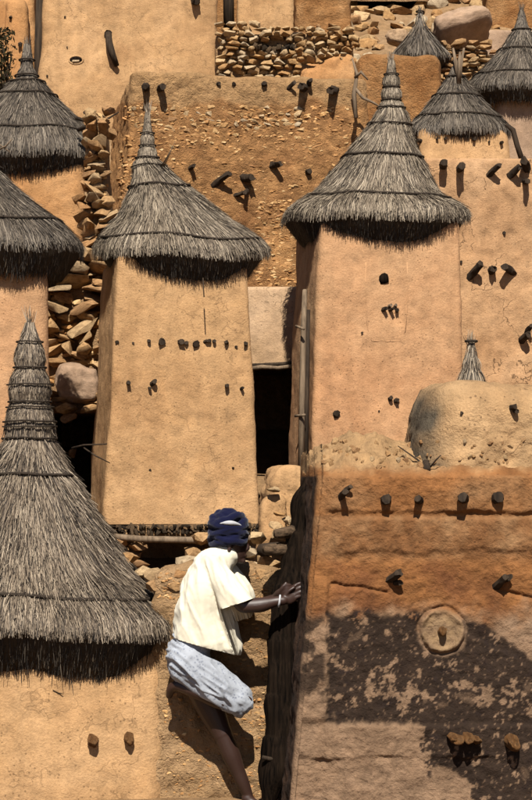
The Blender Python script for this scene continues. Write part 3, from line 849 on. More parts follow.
t, bv = granary('far granary with a forked bundle on its dark thatch, standing on the right wall', 22.0, (419, 508, 134), (417, 514, 170), 5.3,
        dict(px=[(66, 3), (74, 6), (80, 9), (92, 17), (104, 27), (116, 37), (124, 44), (130, 49)], n_straw=8235, mat='straw_dark', sw=0.0067, ropes=[(78,), (98,), (120,)], fringe=1500, ox=0, lean_px=-2, droop=front_droop(.03), bevel=(.1, .1), flick=.02),
        ds=.04, seed=72, yaw=R(2),
        pegs=[(421, 141, .08, 0, 0, .022), (437, 139, .06, 0, 0, .016), (445, 139, .06, 0, 0, .018), (474, 140, .08, 0, 0, .02), (501, 143, .08, 0, 0, .02), (489, 142, .04, 0, 0, .014)])
for dx in (-1, 1):
    stick('forked_tip', t, M['greywood'], [P(459, 84, 22.4), P(458.5 + dx * 2, 66, 22.4), P(458.5 + dx * 5.5, 48, 22.4)], [.028, .024, .012])
stick('forked_tip', t, M['greywood'], [P(459, 84, 22.35), P(459, 66, 22.3), P(460, 52, 22.3)], [.03, .026, .01])
stick('pole', t, M['wood'], [P(506, 124, 21.6), P(513, 130, 21.6), P(517, 145, 21.6), P(522, 160, 21.6)], [.02, .028, .028, .03])

# ================================================================== passage between the two middle granaries
t = thing('mud_building', 'pale plastered wall over a black doorway between the two middle granaries', 'building', at_base(278, 19.9, 1.8))
block_px('wall', t, M['pale'], (236, 322, 286), (236, 322, 366), 19.6, 1.8, ds=.04, r=.04, amp=.02, amp2=.006, top_r=.04, seed=81)
zt = zpx(366, 19.6)
boxo('jamb', t, 'earth', P(225, 0, 19.6).x, P(254, 0, 19.6).x, 19.66, 21.3, 1.5, zt - .003); boxo('jamb', t, 'earth', P(303, 0, 19.6).x, P(330, 0, 19.6).x, 19.66, 21.3, 1.5, zt - .003)
boxo('back_wall', t, 'earth', P(225, 0, 19.6).x, P(330, 0, 19.6).x, 21.31, 21.5, 1.5, zt - .003)
stick('lintel', t, M['greywood'], [P(248, 369, 19.52), P(262, 367, 19.5), P(278, 368, 19.5), P(302, 365, 19.5)], [.02, .022, .02, .02])
stick('lintel', t, M['wood'], [P(248, 365.5, 19.56), P(280, 364, 19.55), P(302, 362, 19.55)], [.018, .018, .018])

# ================================================================== left granary, cut by the frame
granary('tan granary with drooping dark eaves cut by the left edge, behind the big thatch', 16.3, (-96, 46, 245), (-98, 50, 440), .95,
        dict(px=[(120, 3), (140, 5), (155, 9), (170, 20), (186, 34), (200, 50), (214, 66), (226, 82), (236, 92), (246, 100)], n_straw=14972, mat='straw_dark', sw=0.0055, ropes=[(170,), (228,)], fringe=3600, ox=2, bevel=(.14, .2), flick=.02),
        ds=.035, seed=64, mat='tan_pink')

# ================================================================== centre-left granary
g2 = [(117, 342, .03, 0, 0, .018), (133, 343, .02, 0, 0, .011), (149, 341, .05, -.1, 0, .018), (162, 342, .045, 0, 0, .032), (181, 342, .05, 0, 0, .03), (186, 343, .03, 0, 0, .018), (196, 344, .045, 0, 0, .03), (205, 342, .05, .5, .3, .016),
      (209, 341, .04, 0, 0, .018), (214, 341, .04, 0, 0, .018), (227, 343, .06, -.3, .2, .018), (236, 347, .02, 0, 0, .014), (246, 344, .06, -.2, .1, .018),
      (128, 383, .07, 0, 0, .02), (152, 384, .08, .3, .35, .02), (149, 388, .05, 0, -.1, .016), (227, 386, .07, -.1, 0, .018), (241, 389, .06, .2, .2, .016), (150, 470, .015, 0, 0, .01), (233, 468, .015, 0, 0, .01)]
t, bv = granary('centre-left tan granary with a row of small knobs and pointed leaning thatch', 17, (117, 250, 262), (103, 262, 522), zpx(524, 17),
        dict(px=[(112, 2), (122, 2.8), (132, 4.0), (139, 6.5), (146, 6.0), (152, 8.5), (159, 9.5), (164, 14), (176, 20), (189, 29), (205, 42), (220, 54), (232, 68), (241, 77), (246, 81)], n_straw=20320, mat='straw', sw=0.0055,
             ropes=[(134, .006), (146, .006), (159, .007), (167, .006), (188, .010), (240, .010)], fringe=3800, lean_px=-35, ox=9, droop=front_droop(.06), bevel=(.16, .20), flick=.02),
        ds=.025, seed=65, pegs=g2, mat='tan', amp=.022, yaw=R(11), r=.05)
stick('twig', t, M['wood'], [P(203, 278, 16.85), P(204, 297, 16.8)], [.006, .005])
for k in range(5): stick('twig', t, M['greywood'], [P(160 + k, 168, 17.5), P(166 + k * 2.2, 158 - k * 4, 17.3)], [.003, .002])
# its footing: dark stick ends, a beam and stones
f = thing('granary_footing', 'stone footing with a beam and a dark gap under the centre-left granary', 'footing', at_base(182, 17.3, .95))
rs = random.Random(5)
for row in range(2):
    for k in range(42):
        x = 101 + k * 3.9 + rs.uniform(-1, 1)
        if x > 263: continue
        p = P(x, 531 - row * 4.2 + rs.uniform(-1.2, 1.2) - (x - 182) * .01, 16.86 + .08 * (1 - row) * 0 + rs.uniform(-.03, .03))
        stone(f, 'stone_dark', p, (rs.uniform(.025, .045), .09, rs.uniform(.025, .045)), (rs.random(), rs.random(), rs.random()))
boxo('slab', f, 'earth', P(106, 0, 17).x, P(258, 0, 17).x, 16.9, 18.1, zpx(536, 17), zpx(524.5, 17))
stick('beam', f, M['greywood'], [P(98, 535, 16.82), P(140, 539, 16.8), P(190, 540, 16.8), P(240, 538, 16.82), P(266, 538, 16.85)], [.025, .028, .028, .028, .025], 8)
courses(f, 'stone', 98, 540, 137, 592, 16.9, (9, 13), (12, 26), depth=.3, jit=.05, rough=.2)
courses(f, 'stone', 194, 540, 268, 592, 16.9, (9, 13), (14, 28), depth=.3, jit=.05, rough=.2)
boxo('gap_back', f, 'earth', P(96, 0, 17).x, P(266, 0, 17).x, 18.1, 18.25, .9, zpx(536, 17))

# ================================================================== centre-right granary
g4 = [(384, 277, .03, 0, 0, .001), (390, 399, .07, .1, .25, .022), (396, 401, .06, .3, .1, .02), (362, 333, .02, 0, 0, .012), (336, 414, .04, .1, .1, .03), (379, 411, .012, 0, 0, .01)]
t, bv4 = granary('centre-right granary with a stacked pale thatch finial and a square outlined shutter', 18, (320, 463, 226), (311, 467, 450), 1.35,
        dict(px=[(60, 3), (70, 4), (75, 4.5), (78, 7.5), (84, 8.2), (88, 6.2), (91, 9.5), (97, 10), (101, 7.6), (104, 11.5), (109, 12), (113, 15), (126, 20), (142, 28), (160, 38), (178, 49), (196, 61), (204, 74), (210, 83), (214, 88)], n_straw=22459, mat='straw', sw=0.0059,
             ropes=[(76, .007), (88, .007), (101, .007), (109, .007), (126, .008), (159, .011), (202, .010)], fringe=4200, lean_px=19, ox=-4, droop=front_droop(.035), bevel=(.17, .21), flick=.02),
        ds=.025, seed=66, pegs=g4, mat='tan_pink', yaw=R(8.5), amp=.02, r=.05)
p, n = hit(bv4, 384, 278)
V, F = tube([p + Vector((0, .05, 0)), p + Vector((0, -.008, 0))], [.05, .052], 9)
V = [v + (v - p) * (.45 * noise.noise(Vector((q % 9 * 2.3, 5.5, 1)))) * Vector((1, 0, 1)).length * .7 for q, v in enumerate(V)]
mesh_obj('hole_shadow_disc', V, F, M['ladder'], t)  # solid black disc standing in for the shadow inside the hole
# wooden latch: two pegs and a fork
peg(t, bv4, 383, 310, .09, .35, .15, .018); peg(t, bv4, 390, 310, .10, .25, .1, .018); peg(t, bv4, 397, 311, .07, -.1, .1, .018)
peg(t, bv4, 389, 307, .06, .2, .3, .016, 'greywood'); peg(t, bv4, 395, 306, .05, .2, .2, .014, 'greywood')
sh = []
for (x, y) in ((366, 262), (365, 285), (366, 310), (368, 330), (372, 341), (386, 341.5), (400, 341), (405, 332), (407, 310), (408, 285), (407, 262)):
    q, n = hit(bv4, x, y); sh.append(q + Vector((0, .005, 0)))
stick('shutter_edge', t, M['tan_pink'], sh, .0085, 6)
# thin poles leaning in the gap on its left
t = thing('pole', 'pair of thin lashed poles leaning beside the centre-right granary', 'pole', P(301, 470, 17.9))
stick('pole', t, M['greywood'], [P(301, 470, 17.75), P(302, 400, 17.8), P(303.5, 325, 17.85), P(305, 290, 17.95)], [.028, .028, .026, .022], 7)
stick('pole', t, M['wood'], [P(306, 470, 17.8), P(306.5, 400, 17.85), P(308, 310, 17.95)], [.022, .022, .02], 7)
stick('lashing', t, M['greywood'], [P(296, 326, 17.8), P(304, 329, 17.72)], [.012, .012]); stick('lashing', t, M['greywood'], [P(295, 416, 17.8), P(305, 415, 17.7)], [.012, .012])

# ================================================================== granary tip behind the dome
t = thing('granary', 'narrow grey thatch tip rising behind the mud dome at right', 'granary', at_base(473, 15.9, .95), 'thatched mud granaries')
block_px('wall', t, M['tan'], (440, 506, 470), (438, 508, 610), 15.4, .95, yaw=YAW, ds=.06)
thatch(t, P(472.5, 0, 15.9).x, 15.9, prof_px([(342, 2.5), (350, 4.5), (358, 6.5), (364, 9), (370, 8), (377, 12), (384, 13), (396, 19), (420, 27), (450, 42), (474, 53)], 15.9), 2600, 'straw', sw=0.0059, seed=67, lean=(-.01, 0), ropes=[(352,), (360,), (371,), (384,)], fringe=300, flick=.02)

# ================================================================== FOREGROUND
# --- crumbling retaining wall behind the climber
t = thing('retaining_wall', 'crumbling earth and stone retaining wall behind the climbing person', 'wall', at_base(150, 12.7, 0))
a, b_ = P(152, 570, 12.19), P(352, 570, 12.19)
_, bvR = mud_block('wall', t, M['foot'], Vector(((a.x + b_.x) / 2, 12.45, -.05)), (b_ - a).x, .5, (b_ - a).x, .46, zpx(569, 12.3) + .05, r=.05, ds=.022, amp=.022, freq=2.2, amp2=.03, freq2=10, top_r=.07, seed=91, top_wave=.12)
a, b_ = P(-300, 0, 14.3), P(170, 0, 14.3)
mud_block('return_wall', t, M['foot'], Vector(((a.x + b_.x) / 2, 14.35, -.05)), (b_ - a).x, .4, (b_ - a).x, .35, 1.32, r=.05, ds=.06, amp=.05, amp2=.03, seed=96)
mud_block('return_wall', t, M['foot'], Vector((P(158, 0, 12.4).x, 13.4, -.05)), .3, 1.7, .25, 1.7, 1.3, r=.05, ds=.06, amp=.03, amp2=.02, seed=97)
rs = random.Random(9)
bed(t, bvR, 'stone', 120, 574, 262, 604, (10, 14), (14, 26), .5, sink=.35, dpt=.12)
bed(t, bvR, 'stone', 226, 604, 264, 790, (10, 14), (10, 20), .2, sink=.42, dpt=.10)
rubble_skin(t, bvR, 'rubble', [(222, 572, 268, 800), (160, 572, 240, 600), (165, 690, 265, 800)], 420, (2.5, 6.5), 6, .32)
for (x, y, w, h) in ((188, 562, 26, 14), (206, 566, 30, 15), (246, 552, 22, 13), (252, 568, 26, 14), (178, 574, 24, 11), (128, 560, 24, 14), (142, 572, 22, 12), (258, 538, 16, 12)):
    s = 12.75 / FPX
    stone(t, 'stone_pale', P(x, y, 12.75), (w * s * 1.1, .2, h * s * 1.15), (rs.uniform(-.2, .2), rs.uniform(-.25, .25), rs.uniform(-.3, .3)))

# --- broken masonry stub between the granaries and the stained house
t = thing('masonry_stub', 'broken pale masonry stub with log ends left of the stained house', 'wall', at_base(282, 13.0, .95))
block_px('wall', t, M['tan'], (273, 312, 461), (268, 314, 622), 13.0, .5, yaw=R(8), ds=.022, r=.06, amp=.04, amp2=.03, freq2=8, top_r=.06, seed=92, top_wave=.1)
block_px('wall', t, M['tan'], (259, 288, 494), (257, 284, 622), 12.86, .2, ds=.022, r=.05, amp=.03, amp2=.02, top_r=.05, seed=93, top_wave=.06)
stone(t, 'stone_pale', P(279, 514, 12.75), (.10, .12, .03), (0, .1, .2)); stone(t, 'stone', P(283, 534, 12.7), (.17, .2, .085), (.1, -.05, .1))
stone(t, 'stone_pale', P(276, 526, 12.72), (.09, .15, .06), (.1, .1, .3)); stone(t, 'stone_pale', P(288, 520, 12.74), (.07, .14, .06), (.2, .1, .3))
stick('log_end', t, M['wood'], [P(288, 548, 12.8), P(262, 550, 12.55)], [.045, .042], 8)
stone(t, 'stone_pale', P(272, 489, 12.9), (.1, .15, .04), (.1, .1, .3)); stone(t, 'stone', P(268, 562, 12.7), (.16, .2, .1), (.1, .2, .1))
boxo('gap_jamb', t, 'earth', P(240, 0, 13).x, P(262, 0, 13).x, 13.4, 13.6, 1.2, 1.25)

# --- stained house at the lower right: left face, front with relief, crumbling sloping top
HD = 11.3
def smooth(a, b, x):
    x = max(0.0, min(1.0, (x - a) / (b - a))); return x * x * (3 - 2 * x)
def xl_front(py): return 318 + (py - 475) * (290 - 318) / (800 - 475)
def wob(px, py, f=.03, s=0): return noise.fractal(Vector((px * f + s, py * f, s * 1.3)), 1, 2, 4)
def relief(px, py):
    h = 0.0
    e = wob(px, py, .02, 3) * 5 + wob(px, py, .09, 4) * 2.2
    dep = max(.5, min(1.3, .75 + 1.1 * wob(px, 0, .03, 21)))
    # orange band stands proud over the panel below it
    h += .026 * dep * (1 - smooth(510 + e * .6, 514.5 + e * .6, py)) * smooth(322, 334, px)
    # second, slimmer ledge
    h += .016 * smooth(516, 520, py) * (1 - smooth(548 + e, 556 + e, py)) * smooth(330, 337, px)
    # raised border at the left of the lower panel
    h += .022 * (1 - smooth(325 + e * .3, 328.5 + e * .3, px)) * smooth(575, 585, py) * (1 - smooth(716, 726, py))
    # shallow sill over the lower plaster
    h += .016 * smooth(722 + e * .4, 727 + e * .4, py) * smooth(322, 330, px)
    h -= .018 * dep * smooth(755 + e * .8, 759.5 + e * .8, py) * (1 - smooth(470, 520, px))
    # line running out to the two sticks
    d = abs(py - (582 + (px - 330) * .17 + e * .5))
    if 330 < px < 388: h -= .018 * math.exp(-(d / 1.6) ** 2)
    d = abs(py - (590 + (px - 500) * .25))
    if px > 498: h -= .018 * math.exp(-(d / 1.6) ** 2)
    # round boss with a rim
    rr = math.hypot(px - 442, py - 631) + wob(px, py, .05, 8) * 2.6
    h += (.020 + .012 * wob(px, py, .08, 9)) * math.exp(-((rr - 20) / 2.2) ** 2) + .008 * (1 - smooth(17, 21, rr)) - .016 * math.exp(-((rr - 24) / 1.3) ** 2)
    # edge of the diagonal patch at the right
    d = (py - (625 + (px - 455) * .58 + e)); h += .012 * smooth(-2, 2, d) * smooth(452, 465, px)
    h += .012 * wob(px, py, .012, 1) + .006 * wob(px, py, .05, 2) + .005 * wob(px, py, .16, 5)
    return h
def lerp3(a, b, t): return tuple(x + (y - x) * t for x, y in zip(a, b))
C_OR, C_RED, C_BR, C_TAN, C_STAIN, C_LIGHT = (.215, .092, .031), (.125, .049, .019), (.165, .076, .030), (.205, .130, .078), (.020, .012, .008), (.225, .130, .062)
def front_col(px, py):
    n1, n2, n3 = wob(px, py, .016, 11), wob(px, py, .05, 12), wob(px, py, .12, 13)
    c = C_OR
    c = lerp3(c, C_LIGHT, max(0, min(1, .25 + n1 * .9)) * (1 - smooth(505, 520, py)) * .7)
    c = lerp3(c, lerp3(C_BR, C_LIGHT, max(0, min(1, .3 + n2 * .8))), smooth(513, 517, py) * (1 - smooth(552, 566, py)) * .8)
    redm = smooth(560, 580, py + n2 * 14) * (1 - smooth(604, 622, py + n2 * 12))
    c = lerp3(c, C_RED, redm * max(0, min(1, .45 + n1 * 1.5 + (.35 if px < 400 else 0))) * .9)
    # lower plaster, paler and greyer
    lo = smooth(598, 630, py + n2 * 16)
    c = lerp3(c, C_TAN, lo * .95)
    # dark stain with its own ragged outline
    top = 611 + n2 * 9 + (max(0, (px - 452)) * .56)
    s = smooth(top - 2, top + 4, py)
    botm = 724 + n3 * 4 + (44 + n2 * 14) * smooth(418, 432, px + n3 * 10) + 70 * smooth(470, 488, px + n2 * 14)
    s *= 1 - smooth(botm - 3, botm + 3, py)
    left = 327 + n3 * 5
    s *= smooth(left - 2, left + 2, px)
    d2 = math.hypot(px - 442, py - 631)
    s *= smooth(22, 27, d2 + n3 * 3)
    # spots where the plaster shows through
    sp = wob(px, py, .055, 31); sp2 = wob(px, py, .035, 33)
    band = math.exp(-((py - 694) / 15) ** 2) * smooth(345, 375, px)
    spot = smooth(.20, .30, wob(px, py, .10, 31) + .35 * wob(px, py, .3, 32) + band * .55 - .30) + .3 * smooth(.5, .62, sp2) + .4 * smooth(.46, .54, wob(px, py, .3, 36))
    s *= 1 - .92 * min(1, spot)
    # spots on the border left of it
    sl = smooth(-.12, .08, wob(px, py, .045, 41)) * smooth(612, 622, py + n3 * 4) * (1 - smooth(690, 708, py + n2 * 10)) * (1 - smooth(322, 328, px)) * smooth(296, 302, px + n3 * 3)
    s = max(s, sl * .92)
    c = lerp3(c, C_STAIN, s * .96)
    if d2 < 24: c = lerp3(c, (.21, .135, .07), (1 - smooth(19, 23, d2)) * (.5 + .5 * max(0, min(1, .5 + n3))))
    k = 1 + .22 * n3 + .10 * n2
    return tuple(max(.01, x * k) for x in c)
def top_contour(px):
    pts = [(230, 470), (292, 458), (300, 455), (318, 446), (335, 440), (352, 431), (378, 437), (400, 441), (425, 440), (470, 436), (760, 436)]
    for (a, ya), (b, yb) in zip(pts, pts[1:]):
        if px <= b: return ya + (yb - ya) * max(0, (px - a)) / (b - a)
    return 440
house = thing('mud_house', 'stained orange and dark brown mud house filling the lower right corner', 'house', at_base(470, 12, 0))
def build_front():
    V = []; C = []; F = []
    XR = 740.0
    # columns: left face (going forward), the rounded corner, then the front to the right
    colsL = [(12.62 - i * (1.27 / 34)) for i in range(34)]
    fx = [0 + i * 1.35 for i in range(int((560 - 290) / 1.35))]
    fx += [fx[-1] + 6 * (i + 1) for i in range(30)]
    rows = [830 - i * 1.4 for i in range(int((830 - 476) / 1.4) + 1)]
    ntop = 34
    nc = len(colsL) + 4 + len(fx)
    def put(p, col): V.append(p); C.append(col)
    for py in rows:
        xc = xl_front(py)
        X0 = (xc - XC) / FPX * HD; z = zpx(py, HD)
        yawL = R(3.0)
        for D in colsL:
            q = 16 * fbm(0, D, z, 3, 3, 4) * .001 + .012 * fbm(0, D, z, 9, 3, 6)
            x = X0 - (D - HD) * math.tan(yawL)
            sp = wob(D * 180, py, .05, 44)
            put((x - q, D, z), lerp3((.06, .032, .018), (.02, .012, .008), max(0, min(1, .5 + sp))))  # left face coloured dark, its shadow put into the vertex colour
        for k in range(4):
            a = (k + .5) / 4 * math.pi / 2; r = .035
            put((X0 + r - r * math.cos(a), HD + r - r * math.sin(a), z), front_col(xc + 1 + k, py))
        for f in fx:
            px = xc + 5 + f
            put(((px - XC) / FPX * HD, HD - relief(px, py), z), front_col(px, py))
    nfront = len(rows)
    # crumbling slope from the top of the front up to the contour and down behind
    last = len(V) - nc
    for j in range(1, ntop + 1):
        u = j / ntop
        for i in range(nc):
            x, y, z = V[last + i]
            Db = max(12.0, y + .05)
            uu = min(1, u / .72)
            D = y + (Db - y) * uu
            pxn = XC + x / y * FPX
            zt = zpx(top_contour(pxn), Db)
            zz = z + (zt - z) * (uu ** .8)
            xx = x * (1 + (D / y - 1) * .6)
            rough = .034 * fbm(xx, D, zz, 7, 4, 17) * min(1, u * 6) + .02 * fbm(xx, D, zz, 19, 3, 18) * min(1, u * 6)
            if u > .72:
                k = (u - .72) / .28; D = Db + k * .6; zz = zt - k * k * .5
            put((xx, D - rough * .5, zz + rough), None)
            n2 = wob(pxn, zz * 150, .06, 51)
            C[-1] = tuple(max(.02, q * (1 + .3 * n2)) for q in lerp3(C_OR, (.27, .165, .078), smooth(.0, .22, u + n2 * .1)))
    nr = nfront + ntop
    for j in range(nr - 1):
        for i in range(nc - 1):
            a = j * nc + i; F.append((a, a + 1, a + 1 + nc, a + nc))
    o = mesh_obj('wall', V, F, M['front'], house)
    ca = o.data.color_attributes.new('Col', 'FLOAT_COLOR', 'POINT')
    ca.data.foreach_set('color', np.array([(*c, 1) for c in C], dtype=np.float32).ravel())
    return BVHTree.FromPolygons(V, F)
bvF = build_front()
FP = [(341, 497, .12, .35, .35, .020), (345, 491, .07, .3, .6, .016), (386, 500, .06, 0, .1, .026), (419, 500, .10, .1, .15, .024), (464, 499, .10, .05, .1, .026), (497, 498, .075, .1, .2, .032),
      (390, 578, .13, .45, .45, .022), (396, 583, .07, .2, .1, .016), (497, 586, .14, .75, .75, .02), (503, 580, .08, .6, .3, .02)]
for a in FP: peg(house, bvF, *a)
for (x, y, w, h, d) in ((455, 738, .09, .05, .20), (468, 737, .07, .055, .18), (476, 739, .05, .04, .14), (512, 741, .085, .085, .22), (442, 631, .045, .05, .09)):
    p, n = hit(bvF, x, y); boulder('clay_knob', None, p + Vector((0, -.02, 0)), (w * .9, d * .8, h * .9), (.15, .1, .1), 'rough', x, 3, .4, house)
rs = random.Random(23)
for i in range(46):
    px = rs.uniform(322, 428); py = rs.uniform(440, 468)
    p, n = hit(bvF, px, py)
    if p is None or p.y > 13: continue
    s = rs.uniform(.018, .05)
    stone(house, 'stone', p + Vector((0, .005, 0)), (s * 1.3, s, s * .8), (rs.random() * 3, rs.random() * 3, rs.random() * 3), 'clod')

# --- mud dome on its roof
def dome_col(x, y, z):
    px = XC + x / y * FPX; py = YH - (z - EYE) * FPX / y
    n = wob(px, py, .04, 61); n2 = wob(px, py, .015, 62)
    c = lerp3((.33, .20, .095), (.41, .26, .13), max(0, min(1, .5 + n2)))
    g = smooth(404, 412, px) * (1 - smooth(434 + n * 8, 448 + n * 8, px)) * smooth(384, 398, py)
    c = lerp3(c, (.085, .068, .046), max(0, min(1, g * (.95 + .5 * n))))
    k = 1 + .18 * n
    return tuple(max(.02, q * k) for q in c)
dome = thing('mud_dome', 'rounded pale mud dome with a grey streak on top of the stained house', 'dome', at_base(500, 12.3, 2.0))
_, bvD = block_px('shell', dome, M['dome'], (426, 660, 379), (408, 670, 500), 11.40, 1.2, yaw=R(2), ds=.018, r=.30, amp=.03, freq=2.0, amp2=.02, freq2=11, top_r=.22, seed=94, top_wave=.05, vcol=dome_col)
peg(dome, bvD, 512, 408, .06, .25, .1, .018); peg(dome, bvD, 515, 411, .05, .1, -.1, .016); peg(dome, bvD, 462, 413, .02, 0, 0, .01)
for i in range(30):
    px = rs.uniform(412, 530); py = rs.uniform(440, 470)
    p, n = hit(bvD, px, py)
    if p is None: continue
    s = rs.uniform(.014, .032)
    stone(dome, 'stone', p, (s * 1.4, s, s * .8), (rs.random() * 3, rs.random() * 3, rs.random() * 3), 'clod')
stick('twig', dome, M['wood'], [P(428, 470, 11.4), P(436, 460, 11.36), P(441, 455, 11.36)], [.006, .005, .003])
stick('twig', dome, M['wood'], [P(428, 470, 11.45), P(418, 460, 11.5), P(398, 446, 11.6)], [.007, .006, .003])
stick('drain_spout', dome, M['wood'], [P(426, 460, 11.6), P(427, 469, 11.38)], [.024, .022], 8)
p, n = hit(bvF, 336, 436) if hit(bvF, 336, 442)[0] is None else hit(bvF, 336, 442)
stone(house, 'stone', p, (.06, .06, .06), (.5, .4, .2), 'clod')

# --- big thatched granary at the lower left
def side_droop(th): return .10 * abs(math.cos(th)) ** 2
t, bvA = granary('big foreground granary with tall shaggy brown thatch at the lower left', 12.1, (-121, 165, 650), (-124, 168, 800), 0.0,
        dict(px=[(322, 4), (332, 6), (340, 9), (350, 13), (360, 15), (368, 13), (378, 18.5), (392, 20.5), (402, 18), (412, 22), (428, 24), (438, 23), (448, 28), (468, 38), (486, 50), (510, 66), (536, 83), (562, 102), (582, 121), (598, 137), (606, 145), (609, 147)],
             n_straw=55613, mat='straw_brown', sw=0.0048, ropes=[(343, .005), (368, .006), (385, .005), (402, .006), (408, .005), (422, .006), (427, .005), (440, .007), (476, .010), (590, .011)], fringe=9000, lean_px=4, ox=3,
             droop=side_droop, sq=4.2, bevel=(.18, .25), flick=.026, ext=.03),
        depth=1.52, ds=.02, seed=95, mat='tan', amp=.02, amp2=.006, r=.12)
for (x, y) in ((93, 741), (129, 738)):
    p, n = hit(bvA, x, y); boulder('clay_knob', None, p + Vector((0, -.02, 0)), (.058, .10, .058), (.3, .2, .1), 'rough', x, 3, .4, t)
    peg(t, bvA, x - 1, y + 1, .07, .1, -.1, .018)
p, n = hit(bvA, 58, 693)
for d in (-1, 1): stick('twig', t, M['wood'], [p, p + Vector((d * .03, -.012, .008 - .012 * d))], [.004, .002])
stick('twig', t, M['wood'], [P(72, 448, 12.7), P(84, 445, 12.6), P(107, 444, 12.6)], [.006, .0055, .004])
stick('twig', t, M['wood'], [P(84, 448, 12.7), P(96, 456, 12.6), P(110, 463, 12.6)], [.006, .0055, .003])

# --- notched log ladder
lad = thing('log_ladder', 'near-black notched log ladder leaning between the person and the stained house', 'ladder', P(275, 805, 11.95))
def build_ladder():
    a, b_ = P(274, 806, 11.92), P(309, 478, 12.12)
    ax = (b_ - a); Lg = ax.length; ax.normalize()
    side = Vector((1, 0, 0)) - ax * ax.x; side.normalize(); fr = ax.cross(side)
    V = []; F = []; ns = 14; nl = 150
    for i in range(nl + 1):
        f = i / nl; c = a + ax * (Lg * f)
        rr = .090 * smooth(-.05, .13, f) * (1 - .75 * smooth(.9, 1.0, f)) + .012
        c = c + side * (-.03 * (1 - smooth(0, .14, f)) - .028 * math.sin(math.pi * f) + .012 * math.sin(9 * f))
        ph = (f * 6.0) % 1.0
        cut = .004 * smooth(.0, .9, 1 - ph) if .2 < f < .97 else 0
        for k in range(ns):
            an = 2 * math.pi * k / ns
            d = side * math.cos(an) * rr + fr * math.sin(an) * rr * .9
            q = -math.cos(an - math.radians(200))
            p = c + d
            if q < -.1: p = c + d * (1 - .6 * cut / .02 * min(1, (-q - .1) * 1.2))
            p += d * (.32 * fbm(p.x, p.y, p.z * .35, 8, 4, 2) + .16 * noise.noise(Vector((k * 2.1, f * 6, 3))))
            V.append(p)
    for i in range(nl):
        for k in range(ns):
            F.append((i * ns + k, i * ns + (k + 1) % ns, (i + 1) * ns + (k + 1) % ns, (i + 1) * ns + k))
    F.append(tuple(range(ns))); F.append(tuple(nl * ns + k for k in range(ns)))
    mesh_obj('log', V, F, M['ladder'], lad)
build_ladder()
pts = [P(x, y, 11.88 + .0) for x, y in ((262, 757), (270, 759), (280, 758), (292, 756))]
stick('lashing', lad, M['wood'], pts, [.012, .014, .014, .012])
for (x0, y0, x1, y1) in ((300, 531, 275, 534), (294, 551, 264, 549)):
    q_ = [P(x0 + (x1 - x0) * k / 5, y0 + (y1 - y0) * k / 5, 12.1 - .024 * k) for k in range(6)]
    V, F = tube(q_, [.036, .038, .036, .037, .033, .024], 9)
    V = [v + (v - q_[i // 9]) * .5 * noise.noise(Vector((i % 9 * 1.3, i // 9 * .5, y0))) for i, v in enumerate(V)]
    mesh_obj('rung', V, F, M['rungwood'], lad)

# ================================================================== the climbing person
def cloth_mat(name, base, kind):
    m, nt, b = new_mat(name); L = nt.links
    tc = nd(nt, 'ShaderNodeTexCoord'); v = tc.outputs['Object']
    if kind == 'print':
        nwp = nd(nt, 'ShaderNodeTexNoise'); nwp.inputs['Scale'].default_value = 30; L.new(v, nwp.inputs['Vector'])
        vmp = nd(nt, 'ShaderNodeVectorMath', operation='MULTIPLY_ADD'); L.new(nwp.outputs['Color'], vmp.inputs[0]); vmp.inputs[1].default_value = (.03, .03, .03); L.new(v, vmp.inputs[2])
        vo = nd(nt, 'ShaderNodeTexVoronoi'); vo.inputs['Scale'].default_value = 60; L.new(vmp.outputs[0], vo.inputs['Vector'])
        dst = mathn(nt, 'ADD', vo.outputs['Distance'], mathn(nt, 'MULTIPLY', noise_n(nt, v, 14, 3, .6), .9))
        r = ramp(nt, [(.52, (.10, .11, .14)), (.68, (.20, .215, .25)), (.95, (.26, .275, .305))]); L.new(dst, r.inputs[0])
        n = noise_n(nt, v, 6, 3, .6); r9 = ramp(nt, [(.35, g3(.72)), (.65, g3(1.05))]); L.new(n, r9.inputs[0])
        col = mixc(nt, 'MULTIPLY', 1.0, r.outputs[0], r9.outputs[0])
    else:
        n = noise_n(nt, v, 9, 4, .6)
        r = ramp(nt, [(.3, tuple(c * .86 for c in base)), (.7, base)]); L.new(n, r.inputs[0]); col = r.outputs[0]
    L.new(col, b.inputs['Base Color'])
    w = noise_n(nt, v, 300, 2, .5); f = noise_n(nt, v, 12, 2, .5, .4)
    h = mathn(nt, 'ADD', mathn(nt, 'MULTIPLY', w, .08), f)
    bp = nd(nt, 'ShaderNodeBump'); bp.inputs['Strength'].default_value = .3; bp.inputs['Distance'].default_value = .02
    L.new(h, bp.inputs['Height']); L.new(bp.outputs[0], b.inputs['Normal'])
    b.inputs['Sheen Weight'].default_value = .1
    return m
M['shirt'] = cloth_mat('off_white_cotton', (.52, .475, .37), 'plain')
M['shorts'] = cloth_mat('grey_blue_print_cotton', (.3, .3, .3), 'print')
M['turban'] = cloth_mat('deep_blue_cloth', (.0018, .0025, .017), 'plain')
M['cap'] = cloth_mat('pale_bracelet_and_highlight', (.30, .30, .31), 'plain')  # pale colour of the bracelet and of the turban's highlight strip
m, nt, b = new_mat('dark_skin'); b.inputs['Base Color'].default_value = (.024, .0105, .007, 1); b.inputs['Roughness'].default_value = .5; b.inputs['Specular IOR Level'].default_value = .4
M['skin'] = m

